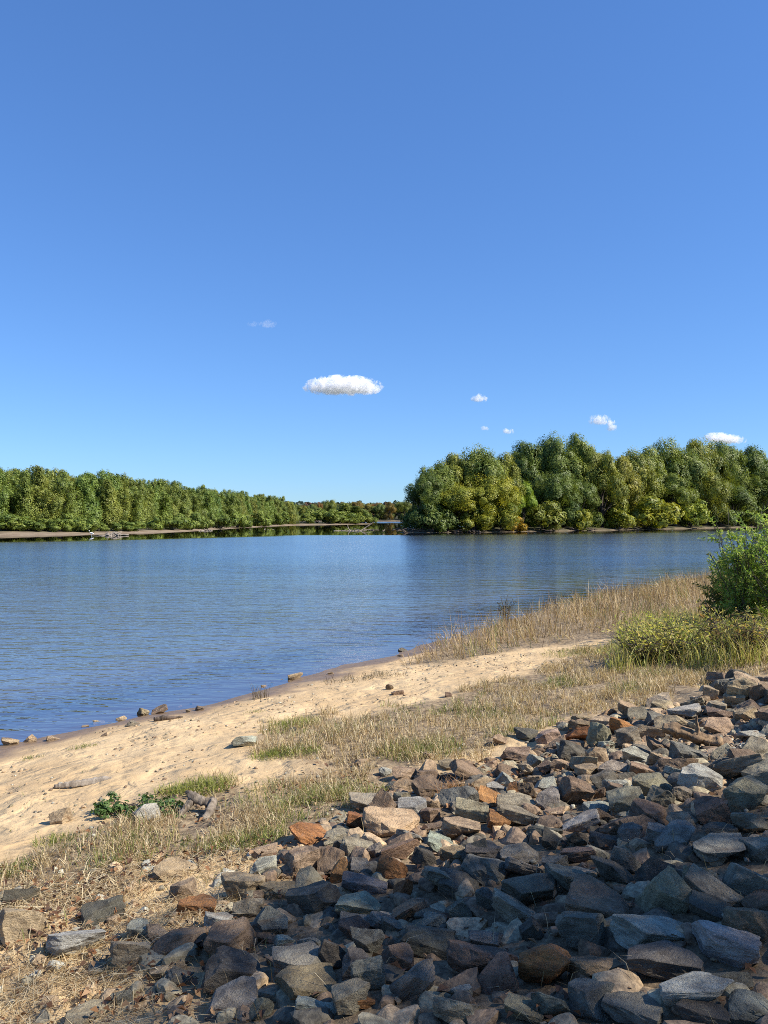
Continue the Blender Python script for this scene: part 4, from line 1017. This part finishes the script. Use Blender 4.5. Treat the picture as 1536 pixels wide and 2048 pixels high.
def tuft(px, py, rad, n, h, pal, label, cat='grass', name='grass_tuft', wd=.006, group=None, lean=(.2, 1.5), stuff=False):
    p = hit(px, py); r = np.random.default_rng(int(px * 7 + py))
    uu = r.uniform(0, 6.283, n); rd = rad * 1.7 * r.uniform(0, 1, n) ** .7
    q = np.stack([np.cos(uu) * rd, np.sin(uu) * rd * .8], 1) + p[:2]
    V, Fc, Cc = blades(q, r.uniform(.5, 1.1, n) * h, r.uniform(*lean, n), np.full(n, wd), pick(pal, n, r), r)
    V = V - np.array([p[0], p[1], p[2]])
    root = put(name, mesh_np(name, V, Fc, Cc, mat=M_GRASS), loc=tuple(p))
    if stuff: tag(root, label, kind='stuff')
    else: tag(root, label, cat, group)
GY = np.array([(.26, .28, .06), (.34, .34, .09), (.20, .24, .05)])
tuft(590, 1452, .22, 700, .17, GY, 'bright yellow green grass tuft at the corner of the dry grass band')
tuft(410, 1578, .17, 500, .18, GY, 'bright green grass tuft behind the stump')
tuft(350, 1586, .12, 300, .15, GY, 'green grass tuft left of the stump')
tuft(110, 1684, .12, 260, .10, np.vstack([GREEN, STRAW[:1]]), 'low spreading green tuft alone on the sand')
tuft(165, 1495, .12, 130, .07, GREEN, 'small green sprig clump near the water side of the sand')
tuft(60, 1517, .10, 90, .07, GREEN * .8, 'small dark sprig clump on the sand by the water')
tuft(255, 1700, .26, 620, .2, np.vstack([GREEN, STRAW, STRAW]), 'big arching green and straw tuft below the pale stone')
tuft(430, 1692, .2, 320, .14, np.vstack([GREEN, STRAW]), 'green tuft in front of the stump')
tuft(20, 1745, .15, 240, .13, GREEN, 'dark green tuft at the edge of the straw beside the sand')
tuft(590, 1505, .2, 500, .14, np.vstack([GY, GREEN]), 'green tuft beside the grey and white boulder')
tuft(540, 1512, .14, 300, .12, np.vstack([GY, GREEN]), 'low green tuft touching the grey and white boulder')
tuft(840, 1505, .3, 900, .16, GREEN, 'dark green patch of grass inside the dry band', name='green_grass', stuff=True)
tuft(1165, 1306, .5, 700, .16, GREEN, 'green patch of grass on the sandy lane', name='lane_grass', stuff=True)
tuft(640, 1600, .18, 420, .2, np.vstack([GREEN, STRAW]), 'green and straw tuft on the stump side of the rock bank')
tuft(905, 1595, .12, 220, .24, np.array([(.34, .17, .08), (.42, .26, .13), (.3, .2, .1)]), 'reddish brown wiry grass tuft between rocks')
tuft(520, 1397, .09, 46, .34, STRAW * .35, 'dark dry weed standing by the water', 'weed', 'dry_weed', .008, None, (.2, .8))
tuft(690, 1362, .3, 90, .16, STRAW * .4, 'scraggly dark weeds on the damp sand', 'weed', 'dry_weeds', .009, stuff=True)
tuft(760, 1352, .3, 130, .18, STRAW * .45, 'scraggly dark weeds nearer the tall grass', 'weed', 'dry_weeds', .009, stuff=True)
tuft(510, 1424, .1, 90, .06, GREEN, 'tiny green clump on the bare sand')

# leafy green creeper by the stump
def creeper():
    p = hit(285, 1620); r = np.random.default_rng(5)
    cen = [(r.uniform(-.42, .5), r.normal() * .16, .03) for _ in range(26)]
    V, Fq, col, _ = leaves(r, cen, [(.09, .09, .055)] * 26, 1500, .042, wide=.55, sub=10, pal=((.05, .10, .025), (.11, .18, .045)))
    V[:, 2] = np.maximum(V[:, 2], .0)
    root = put('creeper', None, loc=tuple(p)); tag(root, 'low dark green leafy creeper round the pale stone by the stump', 'plant')
    put('foliage', mesh_np('foliage', V, Fq, col, mat=M_LEAF), root, color=(1, 1, 1))
    parts = [tube(wobble((0, 0, 0), c, 5, .02, r), np.linspace(.006, .003, 5), 4) for c in cen]
    V, Fq = join(parts); put('stem', mesh_np('stem', V, Fq, mat=M_BARK), root)
creeper()

# willow bush on the right and its yellowish neighbour
def leafy_bush(px, py, H, spread, nst, nl, pal, label, name, lsz=(.07, .013), seed=1, dens_low=.1):
    r = np.random.default_rng(seed); p = hit(px, py)
    root = put(name, None, loc=tuple(p)); tag(root, label, 'shrub')
    parts = []; LP_, LD = [], []
    for i in range(nst):
        a = r.uniform(0, 6.28); s = spread * math.sqrt(r.uniform(.05, 1)); h = H * r.uniform(.55, 1) * (1 - .25 * (s / spread) ** 2)
        top = np.array([math.cos(a) * s, math.sin(a) * s, h]); b0 = np.array([math.cos(a) * s * .25, math.sin(a) * s * .25, -.05])
        P = wobble(b0, top, 9, .035, r)
        P[:, :2] = b0[:2] + (top[:2] - b0[:2]) * np.linspace(0, 1, 9)[:, None] ** 1.5 + (P[:, :2] - (b0[:2] + (top[:2] - b0[:2]) * np.linspace(0, 1, 9)[:, None]))
        parts.append(tube(P, np.linspace(.016, .004, 9), 5))
        for t in range(10):
            f = r.uniform(dens_low, .98); k = f * 8; k0 = int(k); q0 = P[k0] + (P[min(k0 + 1, 8)] - P[k0]) * (k - k0)
            dv = nrm(np.array([r.normal(), r.normal(), r.uniform(.2, 1.2)])); L = r.uniform(.2, .5)
            tw = np.stack([q0 + dv * L * u + np.array([0, 0, -.06]) * u * u for u in np.linspace(0, 1, 5)])
            parts.append(tube(tw, np.linspace(.005, .002, 5), 4))
            m = nl
            u = r.uniform(0.1, 1.0, m)[:, None]
            LP_.append(q0 + dv * L * u + r.normal(size=(m, 3)) * .01); LD.append(nrm(dv * .8 + r.normal(size=(m, 3)) * .7))
    pos = np.vstack(LP_); d = np.vstack(LD); n = len(pos)
    L = lsz[0] * r.uniform(.6, 1.35, n)[:, None]; Wd = lsz[1] * r.uniform(.7, 1.3, n)[:, None]
    side = nrm(np.cross(d, r.normal(size=(n, 3))))
    V = np.stack([pos, pos + d * L * .45 + side * Wd, pos + d * L + np.array([0, 0, -.012]), pos + d * L * .45 - side * Wd], 1).reshape(-1, 3)
    put('foliage', mesh_np('foliage', V, np.arange(n * 4).reshape(-1, 4), np.repeat(pick(np.array(pal), n, r), 4, 0), mat=M_SPRIG), root, color=(1, 1, 1))
    V, Fq = join(parts); put('stem', mesh_np('stem', V, Fq, smooth=True, mat=M_BARK), root)
WG = [(.23, .35, .06), (.32, .44, .085), (.40, .47, .14), (.19, .29, .06)]
leafy_bush(1500, 1262, 2.8, 1.0, 50, 26, WG, 'leafy green willow bush rising above the tall dry grass', 'willow_bush', (.09, .013), 3)
leafy_bush(1600, 1268, 2.6, 1.15, 38, 26, WG, 'second willow bush grown against the leafy one at the lane', 'willow_bush', (.09, .013), 4)
leafy_bush(1448, 1258, 1.7, .6, 18, 22, [(.12, .17, .04), (.17, .2, .05), (.2, .2, .07)], 'lower dull green willow sprout at the foot of the leafy bush', 'willow_sprout', (.1, .016), 5)
YG = [(.46, .46, .11), (.56, .52, .18), (.36, .41, .09), (.56, .46, .2)]
leafy_bush(1370, 1312, .66, 1.35, 56, 6, YG, 'bushy yellow green weed standing on the edge of the dry grass', 'weed_bush', (.085, .014), 6)
leafy_bush(1300, 1325, .65, .7, 26, 5, YG, 'smaller yellow green weed beside the bushy one', 'weed_bush', (.08, .013), 7)
leafy_bush(1490, 1312, .8, .9, 32, 5, [(.34, .33, .1), (.4, .33, .12), (.24, .26, .07), (.33, .2, .09)], 'yellow and reddish stemmed weed at the foot of the willow bush', 'weed_bush', (.085, .014), 8)
leafy_bush(1012, 1236, .75, .35, 7, 6, [(.09, .1, .04), (.16, .12, .05)], 'thin dark weed poking out of the tall grass by the water', 'weed_bush', (.05, .01), 9)

# ------------------------------------------------------------------ wood on the shore
def wood_thing(name, label, loc, pieces, mat, cat='driftwood', rotz=0):
    """pieces: (part name, path, radii)"""
    r = np.random.default_rng(abs(hash(label)) % 1000 if False else len(label) * 7)
    root = put(name, None, loc=tuple(loc), rot=(0, 0, rotz)); tag(root, label, cat)
    fs = .78 if name == 'tree_stump' or 'peg' in label else 1.0
    for nm, path, rad in pieces:
        path = np.asarray(path, float) * fs; rad = np.asarray(rad) * fs * (.85 if fs < 1 else 1); t0 = np.linspace(0, 1, len(path)); t1 = np.linspace(0, 1, 22)
        path = np.stack([np.interp(t1, t0, path[:, i]) for i in range(3)], 1); rad = np.interp(t1, t0, rad)
        path[1:-1] = (path[:-2] + 2 * path[1:-1] + path[2:]) / 4
        ridge = 1 + .14 * np.sin(np.arange(14) * 2 * np.pi / 14 * 3 + r.uniform(0, 6)) + .08 * r.normal(size=14)
        path = path + r.normal(size=path.shape) * rad[:, None] * .07
        V, Fq = tube(path, rad * (1 + .1 * r.normal(size=22)), 14, .05, r)
        ring = V[:-2].reshape(22, 14, 3); ring[:] = path[:, None] + (ring - path[:, None]) * ridge[None, :, None]
        put(nm, mesh_np(nm, V, Fq, smooth=True, mat=mat), root)
    return root

p = hit(398, 1628)
wood_thing('tree_stump', 'weathered grey stump with forked legs lying in grass on the sand', p,
  [('trunk', [(-.2, .16, .22), (-.15, .13, .2), (-.08, .1, .16), (.02, .08, .12), (.12, .06, .12), (.2, .05, .13)], [.012, .045, .065, .06, .055, .045]),
   ('branch', [(.15, .08, .14), (.16, -.02, .11), (.14, -.14, .07), (.12, -.3, .02)], [.05, .062, .06, .05]),
   ('branch', [(-.1, .12, .14), (-.15, .02, .08), (-.2, -.1, .03), (-.24, -.16, -.02)], [.05, .045, .035, .02])], mat_bark('stump_wood', (.085, .065, .048), (.25, .205, .155)), 'stump')
p = hit(166, 1572)
wood_thing('driftwood_stick', 'short bleached driftwood stick lying on the sand', p, [('stick', [(-.28, -.1, .03), (-.12, -.05, .035), (.05, .02, .04), (.3, .06, .055)], [.02, .035, .04, .035])], M_DRIFT)
p = hit(335, 1440)
wood_thing('driftwood_log', 'dark waterlogged wood piece on the damp sand', p, [('log', [(-.2, -.04, .02), (-.08, 0, .03), (.06, .0, .035), (.22, .09, .03)], [.035, .045, .035, .015])], M_DRIFTD)
p = hit(1395, 1502)
wood_thing('driftwood_log', 'brown driftwood log with an upright peg lying on the rock bank', p,
  [('log', [(-.34, .22, .22), (-.2, .16, .2), (-.02, .08, .16), (.12, .02, .12), (.27, -.02, .1)], [.06, .1, .085, .08, .085]),
   ('branch', [(.02, .06, .18), (.03, .06, .26), (.015, .07, .34), (.02, .07, .41)], [.035, .024, .02, .012])], mat_bark('brown_wood', (.12, .075, .04), (.3, .2, .11)))

def far_pile(px, d, n, W, Hh, mat, label, name='driftwood_pile', seed=0, up=.5):
    r = np.random.default_rng(seed); x = (px - 768) / F * d
    z = max(float(gz(x, d)[0]), -.25)
    root = put(name, None, loc=(x, d, z)); tag(root, label, 'driftwood')
    for i in range(n):
        a = r.uniform(0, 3.14); L = W * r.uniform(.25, .6); cx = r.normal() * W * .25
        p0 = np.array([cx - math.cos(a) * L * .5, -math.sin(a) * L * .3 + r.normal() * .8, r.uniform(-.1, Hh * .4)])
        p1 = np.array([cx + math.cos(a) * L * .5, math.sin(a) * L * .3 + r.normal() * .8, r.uniform(.1, Hh) * (up + .5)])
        V, Fq = tube(wobble(p0, p1, 6, .08, r), np.linspace(.13, .05, 6) * r.uniform(.7, 1.4), 6)
        put('branch', mesh_np('branch', V, Fq, smooth=True, mat=mat), root)
    return root
far_pile(222, 149.5, 24, 5.2, 1.1, M_DRIFT, 'heap of grey driftwood branches on the far sandbank beside the white bird', seed=1)
far_pile(414, 205, 7, 4.5, .7, M_DRIFT, 'few bleached branches at the water along the far sandbank', seed=2)
far_pile(712, 205, 15, 6.5, .9, M_DRIFT, 'snag of bleached driftwood standing in the open channel', seed=3)
far_pile(740, 215, 8, 4.5, .6, M_DRIFTD, 'dark driftwood tangle behind the bleached snag in the channel', seed=4)
far_pile(690, 207, 6, 4, .35, M_DRIFTD, 'low dark logs beside the bleached snag in the channel', seed=5)
far_pile(540, 230, 3, 2.4, .45, M_DRIFT, 'pale log end showing above water near the low point', seed=6)
far_pile(500, 235, 3, 3.2, .45, M_DRIFT, 'small pale snag in water off the willow wood', seed=7)
x = (712 - 768) / F * 205
wood_thing('driftwood_branch', 'long pale branch sticking up out of the channel snag', (x, 205.5, -.2), [('branch', [(1.2, 0, 0), (2.4, 0, 1.0), (3.4, .1, 1.6), (4.6, .2, 2.5)], [.16, .13, .1, .05]), ('branch', [(-1.4, 0, 0), (-2.0, 0, .8), (-2.3, 0, 1.9)], [.14, .1, .04])], M_DRIFT)
for i, (px, dd, W) in enumerate([(808, 179, 6), (835, 180.3, 7), (870, 181, 7), (905, 182.3, 7), (940, 184, 6), (985, 187, 6), (1060, 194.5, 6), (1150, 206, 6), (1175, 208.5, 5), (1240, 217.5, 5)]):
    labs = ['dark log jutting into the water from the island tip', 'dark tangled roots under the overhanging thicket', 'black fallen limbs along the shaded island shore', 'long fallen trunk along the shaded island shore', 'tangled fallen limbs below the yellow willow',
            'grey fallen trunk left of the orange shrub', 'fallen limbs at the foot of the wide olive bush', 'arched bare limb beside the yellow green bush', 'bare branches right of the yellow green bush', 'grey dead twigs beside the low golden bush']
    far_pile(px, dd, 9, W * 1.3, .9, M_DRIFTD, labs[i], 'fallen_limbs', 20 + i, .3)

# white wading bird
def egret():
    d = 147.6; x = (183 - 768) / F * d
    P = [(-.62, 0, .98), (-.50, 0, 1.0), (-.40, 0, 1.02), (-.33, 0, 1.0), (-.30, 0, .9), (-.34, 0, .8), (-.30, 0, .70), (-.18, 0, .60), (0, 0, .56), (.2, 0, .52), (.38, 0, .45), (.5, 0, .4)]
    R = [.006, .02, .05, .045, .035, .035, .05, .11, .14, .12, .06, .015]
    parts = [tube(P, R, 10)]
    for s in (-1, 1): parts.append(tube([(0, s * .05, .48), (.03, s * .05, .26), (0, s * .05, -.06)], [.03, .016, .014], 6))
    V, Fq = join(parts)
    z = max(float(gz(x, d)[0]), -.05)
    o = put('white_bird', mesh_np('white_bird', V, Fq, smooth=True, mat=mat_plain('white_feathers', (.8, .8, .78))), loc=(x, d, z))
    tag(o, 'white wading bird standing at the sandbank beside the driftwood heap', 'bird')
egret()

# ------------------------------------------------------------------ clouds (outside everything, a few km away)
def cloud(px, py, wpx, hpx, seed, dens, label, thin=0.0, tilt=0.0):
    d = 5000.0
    c = ray(px, py); c = CAM + c / c[1] * d
    W, H = wpx / F * d, hpx / F * d; D_ = W * .6
    bm = bmesh.new(); bmesh.ops.create_icosphere(bm, subdivisions=3, radius=1)
    me = bpy.data.meshes.new('cloud'); bm.to_mesh(me); bm.free()
    m, nt, o = new_mat('cloud_vapour'); k = N(nt)
    tc = k.n('ShaderNodeTexCoord').outputs['Object']
    sep = k.n('ShaderNodeSeparateXYZ'); k.link(tc, sep.inputs[0])
    mp = k.n('ShaderNodeMapping'); k.link(tc, mp.inputs['Vector'])
    mp.inputs['Scale'].default_value = (W / 70, D_ / 70, H / 60) if W > 200 else (W / 34, D_ / 34, H / 34)
    mp.inputs['Location'].default_value = (seed * 3.7, seed * 1.3, seed * 7.1)
    n1 = k.noise(mp.outputs[0], 1.0, 7, .62, .2)
    ln = k.n('ShaderNodeVectorMath', operation='LENGTH'); k.link(tc, ln.inputs[0])
    fall = k.math('SUBTRACT', 1.0, k.math('POWER', ln.outputs['Value'], 1.7))
    flat = k.ramp(sep.outputs[2], -.72, -.40)      # flat base
    f = k.math('ADD', k.math('MULTIPLY', fall, .85), k.math('MULTIPLY', k.math('SUBTRACT', n1, .5), 3.9))
    f = k.math('MULTIPLY', k.ramp(f, .22 + thin, .55 + thin), flat)
    pv = k.n('ShaderNodeVolumePrincipled'); pv.inputs['Color'].default_value = (1, 1, 1, 1); pv.inputs['Anisotropy'].default_value = 0.0
    k.link(k.math('MULTIPLY', f, dens), pv.inputs['Density']); k.link(pv.outputs[0], o.inputs['Volume'])
    m.cycles.volume_step_rate = .5
    me.materials.append(m)
    ob = put('cloud', me, loc=tuple(c), rot=(0, tilt, 0), scale=(W * .62, D_ * .6, H * .85)); tag(ob, label, 'cloud')
cloud(686, 773, 136, 27, 1, .04, 'long white flat-based cloud, biggest in the sky')
cloud(958, 797, 30, 12, 2, .04, 'small white cloud puff right of the big one', .05)
cloud(1200, 841, 40, 16, 3, .03, 'two-part wispy cloud above the highest island tree', .08)
cloud(1222, 853, 20, 18, 4, .05, 'tiny upright cloud wisp under the two-part cloud', .05)
cloud(1446, 878, 76, 15, 5, .045, 'long white cloud strip over the right island wood', .03, .08)
cloud(536, 649, 34, 12, 6, .006, 'faint thin cloud wisp highest in the sky', .1)
cloud(1015, 863, 22, 9, 7, .04, 'tiny cloud fleck above the island tip', .05)
cloud(970, 857, 18, 7, 8, .03, 'fainter cloud fleck beside the tiny one', .08)
cloud(506, 649, 22, 9, 9, .004, 'barely visible cloud shred beside the highest wisp', .1)
